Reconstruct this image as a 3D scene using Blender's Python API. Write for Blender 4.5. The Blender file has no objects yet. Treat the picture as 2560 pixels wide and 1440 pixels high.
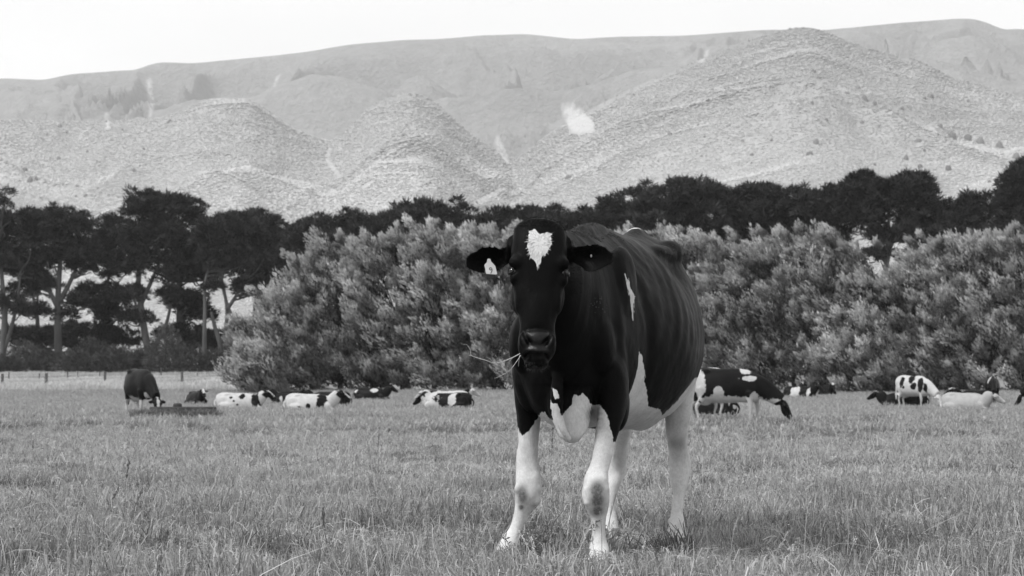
import bpy, bmesh, math, random
import numpy as np
from mathutils import Vector, Matrix

random.seed(7)
RNG = np.random.default_rng(11)
SC = bpy.context.scene
COL = SC.collection

# ------------------------------------------------------------------ camera
CAM_H = 0.70
FPX = 5200.0                      # focal length in pixels of the 2560 wide photograph
PITCH = math.atan(272.0 / FPX)    # the horizon lies below the middle of the picture
cam_data = bpy.data.cameras.new('camera')
cam_data.sensor_width = 36.0
cam_data.lens = FPX / 2560.0 * 36.0
cam_data.clip_start = 0.05
cam_data.clip_end = 30000.0
cam_data.dof.use_dof = True
cam_data.dof.focus_distance = 8.35
cam_data.dof.aperture_fstop = 11.0
cam = bpy.data.objects.new('camera', cam_data)
COL.objects.link(cam)
cam.location = (0, 0, CAM_H)
cam.rotation_euler = (math.pi / 2 + PITCH, 0, 0)
SC.camera = cam

# ------------------------------------------------------------------ sky and sun (bright overcast, monochrome)
SUN_EL, SUN_AZ = math.radians(55), math.radians(-118)   # azimuth from +Y towards +X
world = bpy.data.worlds.new('World')
SC.world = world
world.use_nodes = True
wn, wl = world.node_tree.nodes, world.node_tree.links
wn.clear()
w_out = wn.new('ShaderNodeOutputWorld')
w_bg = wn.new('ShaderNodeBackground')
w_sky = wn.new('ShaderNodeTexSky')
w_sky.sky_type = 'NISHITA'
w_sky.sun_disc = False
w_sky.sun_elevation = SUN_EL
w_sky.sun_rotation = SUN_AZ
w_sky.dust_density = 3.0
w_bw = wn.new('ShaderNodeRGBToBW')
w_tc = wn.new('ShaderNodeTexCoord')
w_map = wn.new('ShaderNodeMapping')
w_map.inputs['Scale'].default_value = (1.0, 1.0, 3.0)
w_noise = wn.new('ShaderNodeTexNoise')
w_noise.inputs['Scale'].default_value = 2.2
w_noise.inputs['Detail'].default_value = 5.0
w_ramp = wn.new('ShaderNodeMapRange')
w_ramp.inputs['From Min'].default_value = 0.3
w_ramp.inputs['From Max'].default_value = 0.7
w_ramp.inputs['To Min'].default_value = 10.6     # cloud layer radiance, before the strength below
w_ramp.inputs['To Max'].default_value = 12.8
w_mix = wn.new('ShaderNodeMix')
w_mix.data_type = 'RGBA'
w_mix.inputs[0].default_value = 0.82              # cloud cover
wl.new(w_sky.outputs['Color'], w_bw.inputs['Color'])
wl.new(w_tc.outputs['Generated'], w_map.inputs['Vector'])
wl.new(w_map.outputs['Vector'], w_noise.inputs['Vector'])
wl.new(w_noise.outputs['Fac'], w_ramp.inputs['Value'])
wl.new(w_bw.outputs['Val'], w_mix.inputs[6])
wl.new(w_ramp.outputs['Result'], w_mix.inputs[7])
wl.new(w_mix.outputs[2], w_bg.inputs['Color'])
w_bg.inputs['Strength'].default_value = 0.10
wl.new(w_bg.outputs['Background'], w_out.inputs['Surface'])

sun_data = bpy.data.lights.new('sun', 'SUN')
sun_data.energy = 3.0
sun_data.angle = math.radians(9)
sun_data.color = (1.0, 1.0, 1.0)                  # black and white photograph
sun = bpy.data.objects.new('sun', sun_data)
COL.objects.link(sun)
sun_dir = Vector((math.sin(SUN_AZ) * math.cos(SUN_EL), math.cos(SUN_AZ) * math.cos(SUN_EL), math.sin(SUN_EL)))
sun.rotation_euler = sun_dir.to_track_quat('Z', 'Y').to_euler()
sun.location = (0, 0, 40)

SC.view_settings.view_transform = 'Standard'
SC.view_settings.look = 'None'
SC.view_settings.exposure = 0.0
SC.view_settings.gamma = 1.0
SC.view_settings.use_curve_mapping = False
SC.render.engine = 'CYCLES'
SC.cycles.use_denoising = True
SC.cycles.max_bounces = 6
SC.cycles.diffuse_bounces = 2
SC.cycles.transmission_bounces = 4
SC.cycles.transparent_max_bounces = 6
SC.cycles.volume_bounces = 1
SC.cycles.caustics_reflective = False
SC.cycles.caustics_refractive = False

# ------------------------------------------------------------------ helpers
CP, SP = math.cos(PITCH), math.sin(PITCH)

def at(px, py, Y):
    """the point at depth Y that stands at pixel (px, py) of the photograph"""
    a, b = (px - 1280.0) / FPX, (720.0 - py) / FPX
    dy, dz = CP - b * SP, SP + b * CP
    k = Y / dy
    return np.array([a * k, Y, CAM_H + dz * k])

def project(P):
    P = np.asarray(P, float)
    x, y, z = P[..., 0], P[..., 1], P[..., 2] - CAM_H
    f = y * CP + z * SP
    u = -y * SP + z * CP
    return 1280.0 + FPX * x / f, 720.0 - FPX * u / f

def link(o, parent=None):
    COL.objects.link(o)
    if parent is not None:
        o.parent = parent
    return o

def tag(o, label=None, category=None, group=None, kind=None):
    if label: o['label'] = label
    if category: o['category'] = category
    if group: o['group'] = group
    if kind: o['kind'] = kind
    return o

def empty(name, loc=(0, 0, 0), rz=0.0):
    o = bpy.data.objects.new(name, None)
    o.empty_display_size = 0.2
    COL.objects.link(o)
    o.location = loc
    o.rotation_euler = (0, 0, rz)
    return o

def mesh_np(name, V, F, smooth=True, mat=None):
    """V (n,3), F list of arrays (m,3) / (m,4)"""
    me = bpy.data.meshes.new(name)
    if not isinstance(F, (list, tuple)):
        F = [F]
    F = [np.asarray(f, np.int32) for f in F if len(f)]
    V = np.asarray(V, np.float32)
    me.vertices.add(len(V))
    me.vertices.foreach_set('co', V.ravel())
    nl = sum(f.size for f in F)
    npoly = sum(len(f) for f in F)
    me.loops.add(nl)
    me.polygons.add(npoly)
    me.loops.foreach_set('vertex_index', np.concatenate([f.ravel() for f in F]))
    tot = np.concatenate([np.full(len(f), f.shape[1], np.int32) for f in F])
    start = np.concatenate([[0], np.cumsum(tot)[:-1]]).astype(np.int32)
    me.polygons.foreach_set('loop_start', start)
    me.polygons.foreach_set('loop_total', tot)
    me.polygons.foreach_set('use_smooth', np.full(npoly, smooth))
    me.update(calc_edges=True)
    me.validate()
    if mat: me.materials.append(mat)
    return me

def mesh_obj(name, V, F, mat=None, parent=None, smooth=True):
    o = bpy.data.objects.new(name, mesh_np(name, V, F, smooth, mat))
    return link(o, parent)

def set_attr(me, name, vals):
    a = me.attributes.new(name, 'FLOAT', 'POINT')
    a.data.foreach_set('value', np.asarray(vals, np.float32))

def _hash(ix, iy, iz, seed):
    h = (ix.astype(np.int64) * 374761393 + iy.astype(np.int64) * 668265263 + iz.astype(np.int64) * 2147483647 + seed * 974711) & 0xFFFFFFFF
    h = ((h ^ (h >> 13)) * 1274126177) & 0xFFFFFFFF
    h = ((h ^ (h >> 16)) * 2246822519) & 0xFFFFFFFF
    return ((h ^ (h >> 15)) & 0xFFFFFF) / float(0xFFFFFF)

def noise3(x, y, z=None, seed=0):
    x = np.asarray(x, float); y = np.asarray(y, float)
    z = np.zeros_like(x) if z is None else np.asarray(z, float)
    ix, iy, iz = np.floor(x), np.floor(y), np.floor(z)
    fx, fy, fz = x - ix, y - iy, z - iz
    fx, fy, fz = [t * t * t * (t * (6 * t - 15) + 10) for t in (fx, fy, fz)]
    r = 0
    for dx in (0, 1):
        for dy in (0, 1):
            for dz in (0, 1):
                w = (fx if dx else 1 - fx) * (fy if dy else 1 - fy) * (fz if dz else 1 - fz)
                r = r + w * _hash(ix + dx, iy + dy, iz + dz, seed)
    return r * 2 - 1

def fbm(x, y, z=None, octaves=4, seed=0, gain=0.5):
    r, a = 0, 1.0
    z = np.zeros_like(x) if z is None else z
    for k in range(octaves):
        r = r + a * noise3(x * 2 ** k, y * 2 ** k, z * 2 ** k, seed + k * 17)
        a *= gain
    return r

def catmull(rows, n):
    """rows (k, m) -> (n, m) smooth resampling by row index"""
    R = np.asarray(rows, float)
    k = len(R)
    t = np.linspace(0, k - 1, n)
    i = np.clip(np.floor(t).astype(int), 0, k - 2)
    f = (t - i)[:, None]
    P = np.vstack([2 * R[0] - R[1], R, 2 * R[-1] - R[-2]])
    p0, p1, p2, p3 = P[i], P[i + 1], P[i + 2], P[i + 3]
    return 0.5 * (2 * p1 + (p2 - p0) * f + (2 * p0 - 5 * p1 + 4 * p2 - p3) * f ** 2 + (3 * p1 - p0 - 3 * p2 + p3) * f ** 3)

class Parts:
    """collects closed lofts and ellipsoids, all in one frame"""
    def __init__(self):
        self.V, self.F4, self.F3, self.n = [], [], [], 0

    def rings(self, R):
        """R (k, m, 3) rings -> closed tube with caps"""
        R = np.asarray(R, float)
        k, m = R.shape[:2]
        b = self.n
        self.V.append(R.reshape(-1, 3))
        i, j = np.meshgrid(np.arange(k - 1), np.arange(m), indexing='ij')
        j2 = (j + 1) % m
        self.F4.append(np.stack([b + i * m + j, b + i * m + j2, b + (i + 1) * m + j2, b + (i + 1) * m + j], -1).reshape(-1, 4))
        self.V.append(np.array([R[0].mean(0), R[-1].mean(0)]))
        c0, c1 = b + k * m, b + k * m + 1
        jj = np.arange(m)
        self.F3.append(np.stack([np.full(m, c0), b + (jj + 1) % m, b + jj], -1))
        self.F3.append(np.stack([np.full(m, c1), b + (k - 1) * m + jj, b + (k - 1) * m + (jj + 1) % m], -1))
        self.n += k * m + 2

    def loft(self, C, A, B, hw, ht, hb, pw=2.0, pu=None, n=40, m=36):
        """sections: centre C, lateral axis A, up axis B, half width, extents up / down, superellipse powers"""
        k = len(C)
        f = lambda v: np.full(k, v, float) if np.isscalar(v) else np.asarray(v, float)
        A = np.tile(A, (k, 1)) if np.ndim(A) == 1 else np.asarray(A, float)
        B = np.tile(B, (k, 1)) if np.ndim(B) == 1 else np.asarray(B, float)
        rows = np.column_stack([np.asarray(C, float), A, B, f(hw), f(ht), f(hb), f(pw), f(pu if pu is not None else pw)])
        rows = catmull(rows, n)
        th = np.linspace(0, 2 * math.pi, m, endpoint=False)
        ct, st = np.cos(th), np.sin(th)
        out = []
        for r in rows:
            c, a, b_ = r[:3], r[3:6], r[6:9]
            hw_, ht_, hb_, p1, p2 = np.maximum(r[9:14], 1e-4)
            p = np.where(st >= 0, p2, p1)
            x = np.sign(ct) * np.abs(ct) ** (2 / p) * hw_
            y = np.sign(st) * np.abs(st) ** (2 / p) * np.where(st >= 0, ht_, hb_)
            out.append(c + x[:, None] * a + y[:, None] * b_)
        self.rings(np.array(out))

    def ell(self, c, r, ax=None, n=12, m=20):
        th = np.linspace(0.12, math.pi - 0.12, n)
        ph = np.linspace(0, 2 * math.pi, m, endpoint=False)
        ax = np.eye(3) if ax is None else np.asarray(ax, float)
        P = np.array([[[math.sin(t) * math.cos(p) * r[0], math.sin(t) * math.sin(p) * r[1], math.cos(t) * r[2]] for p in ph] for t in th])
        self.rings(P @ ax + np.asarray(c, float))

    def tube(self, P, rad, n=None, m=14, flat=None):
        """round tube along points P with radii rad"""
        rows = catmull(np.column_stack([np.asarray(P, float), np.asarray(rad, float)]), n or len(P) * 5)
        Q, r = rows[:, :3], np.maximum(rows[:, 3], 1e-4)
        T = np.gradient(Q, axis=0)
        T /= np.linalg.norm(T, axis=1)[:, None] + 1e-9
        ref = np.array([0.0, 1.0, 0.0]) if abs(T[:, 1]).mean() < 0.8 else np.array([1.0, 0, 0])
        A = np.cross(T, ref); A /= np.linalg.norm(A, axis=1)[:, None] + 1e-9
        B = np.cross(T, A)
        th = np.linspace(0, 2 * math.pi, m, endpoint=False)
        R = Q[:, None] + r[:, None, None] * (np.cos(th)[None, :, None] * A[:, None] + np.sin(th)[None, :, None] * B[:, None])
        self.rings(R)

    def arrays(self):
        return np.vstack(self.V), [np.vstack(self.F4), np.vstack(self.F3)]

def remeshed(parts, voxel, smooth=3, lam=0.5):
    """one continuous surface around all the parts: returns V, F4, normals, edges"""
    V, F = parts.arrays()
    me = mesh_np('tmp', V, F)
    o = bpy.data.objects.new('tmp', me)
    COL.objects.link(o)
    md = o.modifiers.new('r', 'REMESH')
    md.mode = 'VOXEL'
    md.voxel_size = voxel
    md.adaptivity = 0.0
    dg = bpy.context.evaluated_depsgraph_get()
    ev = o.evaluated_get(dg)
    m2 = ev.to_mesh()
    nv, ne, nf = len(m2.vertices), len(m2.edges), len(m2.polygons)
    co = np.empty(nv * 3, np.float32); m2.vertices.foreach_get('co', co)
    ed = np.empty(ne * 2, np.int32); m2.edges.foreach_get('vertices', ed)
    lv = np.empty(len(m2.loops), np.int32); m2.loops.foreach_get('vertex_index', lv)
    ls = np.empty(nf, np.int32); m2.polygons.foreach_get('loop_start', ls)
    lt = np.empty(nf, np.int32); m2.polygons.foreach_get('loop_total', lt)
    ev.to_mesh_clear()
    COL.objects.unlink(o)
    bpy.data.objects.remove(o)
    bpy.data.meshes.remove(me)
    co = co.reshape(-1, 3).astype(float)
    ed = ed.reshape(-1, 2)
    q = ls[lt == 4]; t = ls[lt == 3]
    F4 = np.stack([lv[q + i] for i in range(4)], -1) if len(q) else np.zeros((0, 4), int)
    F3 = np.stack([lv[t + i] for i in range(3)], -1) if len(t) else np.zeros((0, 3), int)
    # keep the largest shell
    co = smooth_v(co, ed, smooth, lam)
    return co, [F4, F3], ed

def smooth_v(co, ed, it, lam=0.5, w=None):
    n = len(co)
    deg = np.bincount(ed.ravel(), minlength=n).astype(float)
    deg[deg == 0] = 1
    for k in range(it):
        s = np.zeros_like(co)
        for c in range(3):
            s[:, c] = np.bincount(ed[:, 0], co[ed[:, 1], c], minlength=n) + np.bincount(ed[:, 1], co[ed[:, 0], c], minlength=n)
        d = lam * (s / deg[:, None] - co)
        co = co + (d if w is None else d * w[:, None])
    return co

def vnormals(co, F):
    n = np.zeros_like(co)
    for f in F:
        if len(f) == 0: continue
        a, b, c = co[f[:, 0]], co[f[:, 1]], co[f[:, 2]]
        fn = np.cross(b - a, c - a)
        if f.shape[1] == 4:
            fn = np.cross(c - a, co[f[:, 3]] - b)
        for k in range(f.shape[1]):
            for ax in range(3):
                n[:, ax] += np.bincount(f[:, k], fn[:, ax], minlength=len(co))
    return n / (np.linalg.norm(n, axis=1)[:, None] + 1e-12)

def poly_sd(px, py, poly):
    """signed distance to a polygon, positive inside"""
    poly = np.asarray(poly, float)
    q = np.roll(poly, -1, axis=0)
    d = np.full(px.shape, 1e9)
    ins = np.zeros(px.shape, bool)
    for (x0, y0), (x1, y1) in zip(poly, q):
        ex, ey = x1 - x0, y1 - y0
        t = np.clip(((px - x0) * ex + (py - y0) * ey) / (ex * ex + ey * ey + 1e-9), 0, 1)
        d = np.minimum(d, np.hypot(px - x0 - t * ex, py - y0 - t * ey))
        c = ((y0 > py) != (y1 > py)) & (px < ex * (py - y0) / (ey if abs(ey) > 1e-9 else 1e-9) + x0)
        ins ^= c
    return np.where(ins, d, -d)

# ------------------------------------------------------------------ materials
def new_mat(name):
    m = bpy.data.materials.new(name)
    m.use_nodes = True
    nt = m.node_tree
    for n in list(nt.nodes): nt.nodes.remove(n)
    out = nt.nodes.new('ShaderNodeOutputMaterial')
    return m, nt, out

class NT:
    def __init__(self, nt): self.nt = nt
    def n(self, t, **kw):
        nd = self.nt.nodes.new(t)
        for k, v in kw.items():
            if k.startswith('i_'):
                nd.inputs[k[2:].replace('_', ' ')].default_value = v
            else:
                setattr(nd, k, v)
        return nd
    def l(self, a, b): self.nt.links.new(a, b)
    def math(self, op, a, b=None, c=None, clamp=False):
        nd = self.nt.nodes.new('ShaderNodeMath'); nd.operation = op; nd.use_clamp = clamp
        for i, v in enumerate((a, b, c)):
            if v is None: continue
            if isinstance(v, (int, float)): nd.inputs[i].default_value = v
            else: self.l(v, nd.inputs[i])
        return nd.outputs[0]
    def noise(self, vec, scale, detail=4, rough=0.55):
        nd = self.n('ShaderNodeTexNoise'); nd.inputs['Scale'].default_value = scale
        nd.inputs['Detail'].default_value = detail; nd.inputs['Roughness'].default_value = rough
        if vec is not None: self.l(vec, nd.inputs['Vector'])
        return nd.outputs['Fac']
    def maprange(self, v, a, b, c, d, clamp=True):
        nd = self.n('ShaderNodeMapRange'); nd.clamp = clamp
        for i, x in enumerate((a, b, c, d)): nd.inputs[i + 1].default_value = x
        self.l(v, nd.inputs[0]); return nd.outputs[0]
    def mapping(self, vec, scale=(1, 1, 1), rot=(0, 0, 0)):
        nd = self.n('ShaderNodeMapping'); nd.inputs['Scale'].default_value = scale; nd.inputs['Rotation'].default_value = rot
        self.l(vec, nd.inputs['Vector']); return nd.outputs[0]
    def attr(self, name):
        nd = self.n('ShaderNodeAttribute'); nd.attribute_name = name; return nd.outputs['Fac']

def simple_mat(name, v, rough=0.8, spec=0.3, noise_scale=None, amp=0.3, bump=0.0, bump_scale=None, coord='Object', stretch=(1, 1, 1)):
    m, nt, out = new_mat(name)
    g = NT(nt)
    b = g.n('ShaderNodeBsdfPrincipled')
    b.inputs['Roughness'].default_value = rough
    b.inputs['Specular IOR Level'].default_value = spec
    b.inputs['Base Color'].default_value = (v, v, v, 1)
    if noise_scale:
        tc = g.n('ShaderNodeTexCoord')
        vec = g.mapping(tc.outputs[coord], stretch)
        f = g.noise(vec, noise_scale, 5)
        val = g.maprange(f, 0.25, 0.75, v * (1 - amp), v * (1 + amp))
        g.l(val, b.inputs['Base Color'])
        if bump:
            bp = g.n('ShaderNodeBump'); bp.inputs['Strength'].default_value = bump
            bp.inputs['Distance'].default_value = 0.02
            g.l(g.noise(vec, bump_scale or noise_scale * 3, 4), bp.inputs['Height'])
            g.l(bp.outputs[0], b.inputs['Normal'])
    g.l(b.outputs[0], out.inputs['Surface'])
    return m
# ------------------------------------------------------------------ lie of the land
_gd = np.array([-50, 60, 90, 110, 140, 180, 220, 280, 340, 420, 600, 1200, 2000.])
_gz = np.array([0, 0, .16, .40, 1.05, 1.45, 2.3, 3.9, 4.6, 5.5, 8, 16, 20.])
def ground_z(x, y):
    x = np.asarray(x, float); y = np.asarray(y, float)
    z = np.interp(y, _gd, _gz)
    near = np.clip((y - 11) / 15, 0, 1)
    z = z + near * .07 * noise3(x * .12, y * .12, seed=3) * np.clip((120 - y) / 60, .2, 1)
    z = z + .018 * noise3(x * .8, y * .8, seed=4) * np.clip((np.hypot(x - .4, y - 9.0) - 1.9) / 1.0, 0, 1)
    return z

def gz(x, y): return float(ground_z(np.array([x]), np.array([y]))[0])

def on_ground(px, Y):
    p = at(px, 1000, Y)
    return np.array([p[0], Y, gz(p[0], Y)])

def grid_mesh(name, xs, ys, zf, mat):
    X, Y = np.meshgrid(xs, ys)
    Z = zf(X, Y)
    V = np.stack([X, Y, Z], -1).reshape(-1, 3)
    n, m = len(ys), len(xs)
    i, j = np.meshgrid(np.arange(n - 1), np.arange(m - 1), indexing='ij')
    a = i * m + j
    F = np.stack([a, a + 1, a + m + 1, a + m], -1).reshape(-1, 4)
    return mesh_obj(name, V, F, mat)

M_SOIL = simple_mat('turf_base', 0.13, 0.95, 0.1, 9, 0.45, 0.6, 40)
def far_field_mat():
    m, nt, out = new_mat('pasture')
    g = NT(nt); tc = g.n('ShaderNodeTexCoord'); P = tc.outputs['Object']
    b = g.n('ShaderNodeBsdfPrincipled'); b.inputs['Roughness'].default_value = .95; b.inputs['Specular IOR Level'].default_value = .1
    f = g.math('ADD', g.math('MULTIPLY', g.noise(P, .9, 5), .5), g.math('MULTIPLY', g.noise(P, 9, 4), .5))
    g.l(g.maprange(f, .3, .7, .16, .27), b.inputs['Base Color'])
    bp = g.n('ShaderNodeBump'); bp.inputs['Strength'].default_value = .5; bp.inputs['Distance'].default_value = .08
    g.l(g.noise(P, 14, 4), bp.inputs['Height']); g.l(bp.outputs[0], b.inputs['Normal'])
    g.l(b.outputs[0], out.inputs['Surface'])
    return m
ys = np.concatenate([np.linspace(-30, 4, 12), np.linspace(5, 30, 160), np.linspace(31, 150, 160), np.linspace(155, 420, 60), np.linspace(440, 2000, 30)])
xs = np.concatenate([np.linspace(-900, -90, 16), np.linspace(-80, -10, 60), np.linspace(-9.5, 9.5, 130), np.linspace(10, 80, 60), np.linspace(90, 900, 16)])
ground = grid_mesh('ground', xs, ys, ground_z, far_field_mat())
tag(ground, kind='structure')

# ------------------------------------------------------------------ mountains: a height field in azimuth and distance
SKY = np.array([(-900, 330), (-400, 250), (0, 205), (100, 210), (170, 195), (330, 185), (385, 165), (480, 168), (600, 157), (760, 140), (870, 122), (1000, 110), (1100, 107), (1200, 98), (1320, 95), (1440, 108), (1540, 102), (1700, 100),
                (1800, 92), (1920, 84), (2060, 86), (2250, 68), (2400, 57), (2445, 57), (2490, 70), (2512, 84), (2560, 82), (2900, 120), (3500, 260)], float)
MIDR = np.array([(-900, 420), (-400, 350), (0, 318), (100, 322), (250, 322), (330, 318), (400, 312), (450, 295), (500, 270), (560, 266), (620, 266), (670, 300), (720, 335), (780, 362), (840, 372), (880, 330), (920, 285), (980, 258),
                 (1040, 252), (1090, 275), (1150, 335), (1220, 385), (1290, 420), (1380, 350), (1480, 290), (1580, 240), (1700, 190), (1800, 150), (1900, 112), (1990, 88), (2040, 88), (2090, 108), (2180, 142), (2300, 168), (2380, 210),
                 (2470, 235), (2560, 262), (2900, 300), (3500, 400)], float)
FARSP = np.array([(-900, 470), (0, 400), (300, 360), (380, 345), (480, 318), (560, 285), (640, 248), (700, 215), (760, 200), (840, 205), (930, 228), (1010, 262), (1080, 285), (1150, 262), (1240, 235), (1330, 225), (1420, 232), (1500, 215), (1600, 185), (1700, 175),
                  (1800, 182), (1920, 200), (2040, 222), (2140, 205), (2240, 175), (2330, 155), (2420, 178), (2560, 215), (3500, 330)], float)
def crest(tab, px, d):
    yy = np.interp(px, tab[:, 0], tab[:, 1])
    # smooth the polyline a little
    yy = (yy + np.interp(px - 14, tab[:, 0], tab[:, 1]) + np.interp(px + 14, tab[:, 0], tab[:, 1])) / 3
    b = (720.0 - yy) / FPX
    return CAM_H + d * (SP + b * CP) / (CP - b * SP)
DS, DM, DF = 5200.0, 2700.0, 4300.0
def mountain_z(px, d):
    warp = fbm(px * .004, d * .0004, octaves=2, seed=21)
    def layer(tab, dc, d0, p, back, rg, seed):
        c = crest(tab, px, dc)
        f = np.clip((d - d0) / (dc - d0), 0, 1)
        e = np.clip((dc - d) / (dc - d0), 0, 1)
        wx = (px - 1280) / FPX * dc
        k1 = 1.25 if dc > 4000 else 1.0
        wr = 260 * fbm(wx * .0016, d * .0012, octaves=3, seed=seed + 50)
        def ridged(fr, skew, sd):
            return 1 - np.abs(noise3((wx + skew * (dc - d) + wr) * fr, (d + .3 * wx) * fr * .42, seed=sd))
        spur = np.maximum(ridged(.0021 * k1, .75, seed), ridged(.0024 * k1, -.65, seed + 1))
        spur2 = np.maximum(ridged(.0065 * k1, .9, seed + 3), ridged(.0058 * k1, -.8, seed + 4))
        spur3 = ridged(.017 * k1, .2, seed + 6)
        w = np.clip(np.sin(np.pi * np.clip(e, 0, 1)), 0, 1) ** .60
        h = c * f ** p * (1 + w * (rg * (spur - .88) + rg * (.36 if dc < 3000 else .22) * (spur2 - .86) + rg * (.06 if dc < 3000 else .02) * (spur3 - .7)))
        h = np.where(d <= dc, np.minimum(h, c * d / dc * (1 - .10 * np.clip((dc - d) / 600, 0, .35))), h)
        h = np.where(d > dc, c * np.clip(1 - (d - dc) / back, 0, 1), h)
        return h
    a = layer(SKY, DS, 3000, .95, 2500, .66, 5)
    b = layer(MIDR, DM, 1250, 1.0, 1500, .40, 9)
    f_ = layer(FARSP, DF, 2800, 1.0, 900, .50, 15)
    z = np.maximum(np.maximum(a, b), f_)
    z = z + 12.0 * np.clip((d - 900) / 500, 0, 1) - 2
    return z
npx, nd = 900, 330
pxs = np.linspace(-800, 3360, npx)
dds = np.concatenate([np.linspace(880, 2700, 190), np.linspace(2712, 5200, 150)[:-1], np.linspace(5200, 7400, 31)])
PXg, Dg = np.meshgrid(pxs, dds)
Zg = mountain_z(PXg, Dg)
Xg = (PXg - 1280) / FPX * Dg
rough = fbm(Xg * .010, Dg * .006, octaves=3, seed=44)
keep = np.clip(np.abs(Dg - DS) / 500, 0.10, 1) * np.clip(np.abs(Dg - DM) / 350, .15, 1)
Zg = Zg + rough * (.7 + 6.0 * np.clip((Dg - 2800) / 600, 0, 1)) * keep * np.clip((Dg - 950) / 300, 0, 1)
V = np.stack([Xg, Dg, Zg], -1).reshape(-1, 3)
n_, m_ = len(dds), npx
i_, j_ = np.meshgrid(np.arange(n_ - 1), np.arange(m_ - 1), indexing='ij')
a_ = i_ * m_ + j_
Fm = np.stack([a_, a_ + 1, a_ + m_ + 1, a_ + m_], -1).reshape(-1, 4)

def altitude_shade(g):
    """pale scrub on the low slopes, cloud shadow painted into the colour towards the tops"""
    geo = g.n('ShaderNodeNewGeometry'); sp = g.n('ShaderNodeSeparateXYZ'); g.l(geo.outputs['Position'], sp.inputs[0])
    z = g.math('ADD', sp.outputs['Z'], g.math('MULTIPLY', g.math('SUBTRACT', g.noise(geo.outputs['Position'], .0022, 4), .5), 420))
    return g.maprange(z, 180, 640, 1.0, .60)  # base colour darkened with height as if under cloud shadow

def hill_mat():
    m, nt, out = new_mat('bush_clad_slope')
    g = NT(nt); tc = g.n('ShaderNodeTexCoord'); P = tc.outputs['Object']
    b = g.n('ShaderNodeBsdfPrincipled'); b.inputs['Roughness'].default_value = .95; b.inputs['Specular IOR Level'].default_value = .05
    fine = g.noise(P, .045, 7, .75)
    broad = g.noise(P, .0025, 5)
    f = g.math('ADD', g.math('MULTIPLY', fine, .65), g.math('MULTIPLY', broad, .35))
    base = g.maprange(f, .32, .68, .31, .55)
    alt = altitude_shade(g)
    sl = g.attr('scar')
    sln = g.maprange(g.math('ADD', sl, g.math('MULTIPLY', g.math('SUBTRACT', g.noise(g.mapping(P, (1, 1, .3)), .06, 5), .5), .9)), .34, .95, 0, 1)
    mx = g.n('ShaderNodeMix'); mx.data_type = 'FLOAT'
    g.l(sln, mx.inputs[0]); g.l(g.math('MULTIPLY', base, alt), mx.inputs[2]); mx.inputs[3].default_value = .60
    g.l(mx.outputs[0], b.inputs['Base Color'])
    bp = g.n('ShaderNodeBump'); bp.inputs['Strength'].default_value = 1.0; bp.inputs['Distance'].default_value = 11.0
    g.l(g.noise(P, .10, 5, .65), bp.inputs['Height']); g.l(bp.outputs[0], b.inputs['Normal'])
    g.l(b.outputs[0], out.inputs['Surface'])
    return m
mount = mesh_obj('mountain_range', V, Fm, hill_mat())
tag(mount, kind='structure')
ppx, ppy = project(V)
# slips of bare pale earth, placed on the slope
SCARS = [(1, [(370, 195), (378, 200), (378, 225), (383, 250), (385, 272), (376, 292), (372, 285), (376, 262), (368, 235), (366, 210)]),
         (1, [(264, 282), (271, 290), (274, 320), (266, 322), (263, 300)]),
         (1, [(692, 190), (701, 186), (694, 205), (686, 216)]),
         (1, [(1404, 262), (1425, 258), (1445, 268), (1462, 285), (1482, 300), (1488, 328), (1460, 334), (1428, 333), (1415, 305), (1405, 285)]),
         (1, [(1745, 156), (1770, 124), (1772, 132), (1757, 155)]),
         (1, [(1240, 345), (1252, 350), (1262, 380), (1272, 408), (1262, 402), (1246, 380), (1232, 365)]),
         (1, [(818, 365), (830, 372), (822, 395), (836, 420), (852, 440), (846, 440), (826, 418), (815, 400)]),
         (1, [(905, 465), (940, 448), (935, 452), (910, 470)]),
         (1, [(1150, 520), (1250, 470), (1262, 472), (1180, 520)])]
sc = np.zeros(len(V))
for _, pg in SCARS:
    sc = np.maximum(sc, np.clip(poly_sd(ppx, ppy, pg) / 18.0 + .60, 0, 1))
set_attr(mount.data, 'scar', sc)

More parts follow.
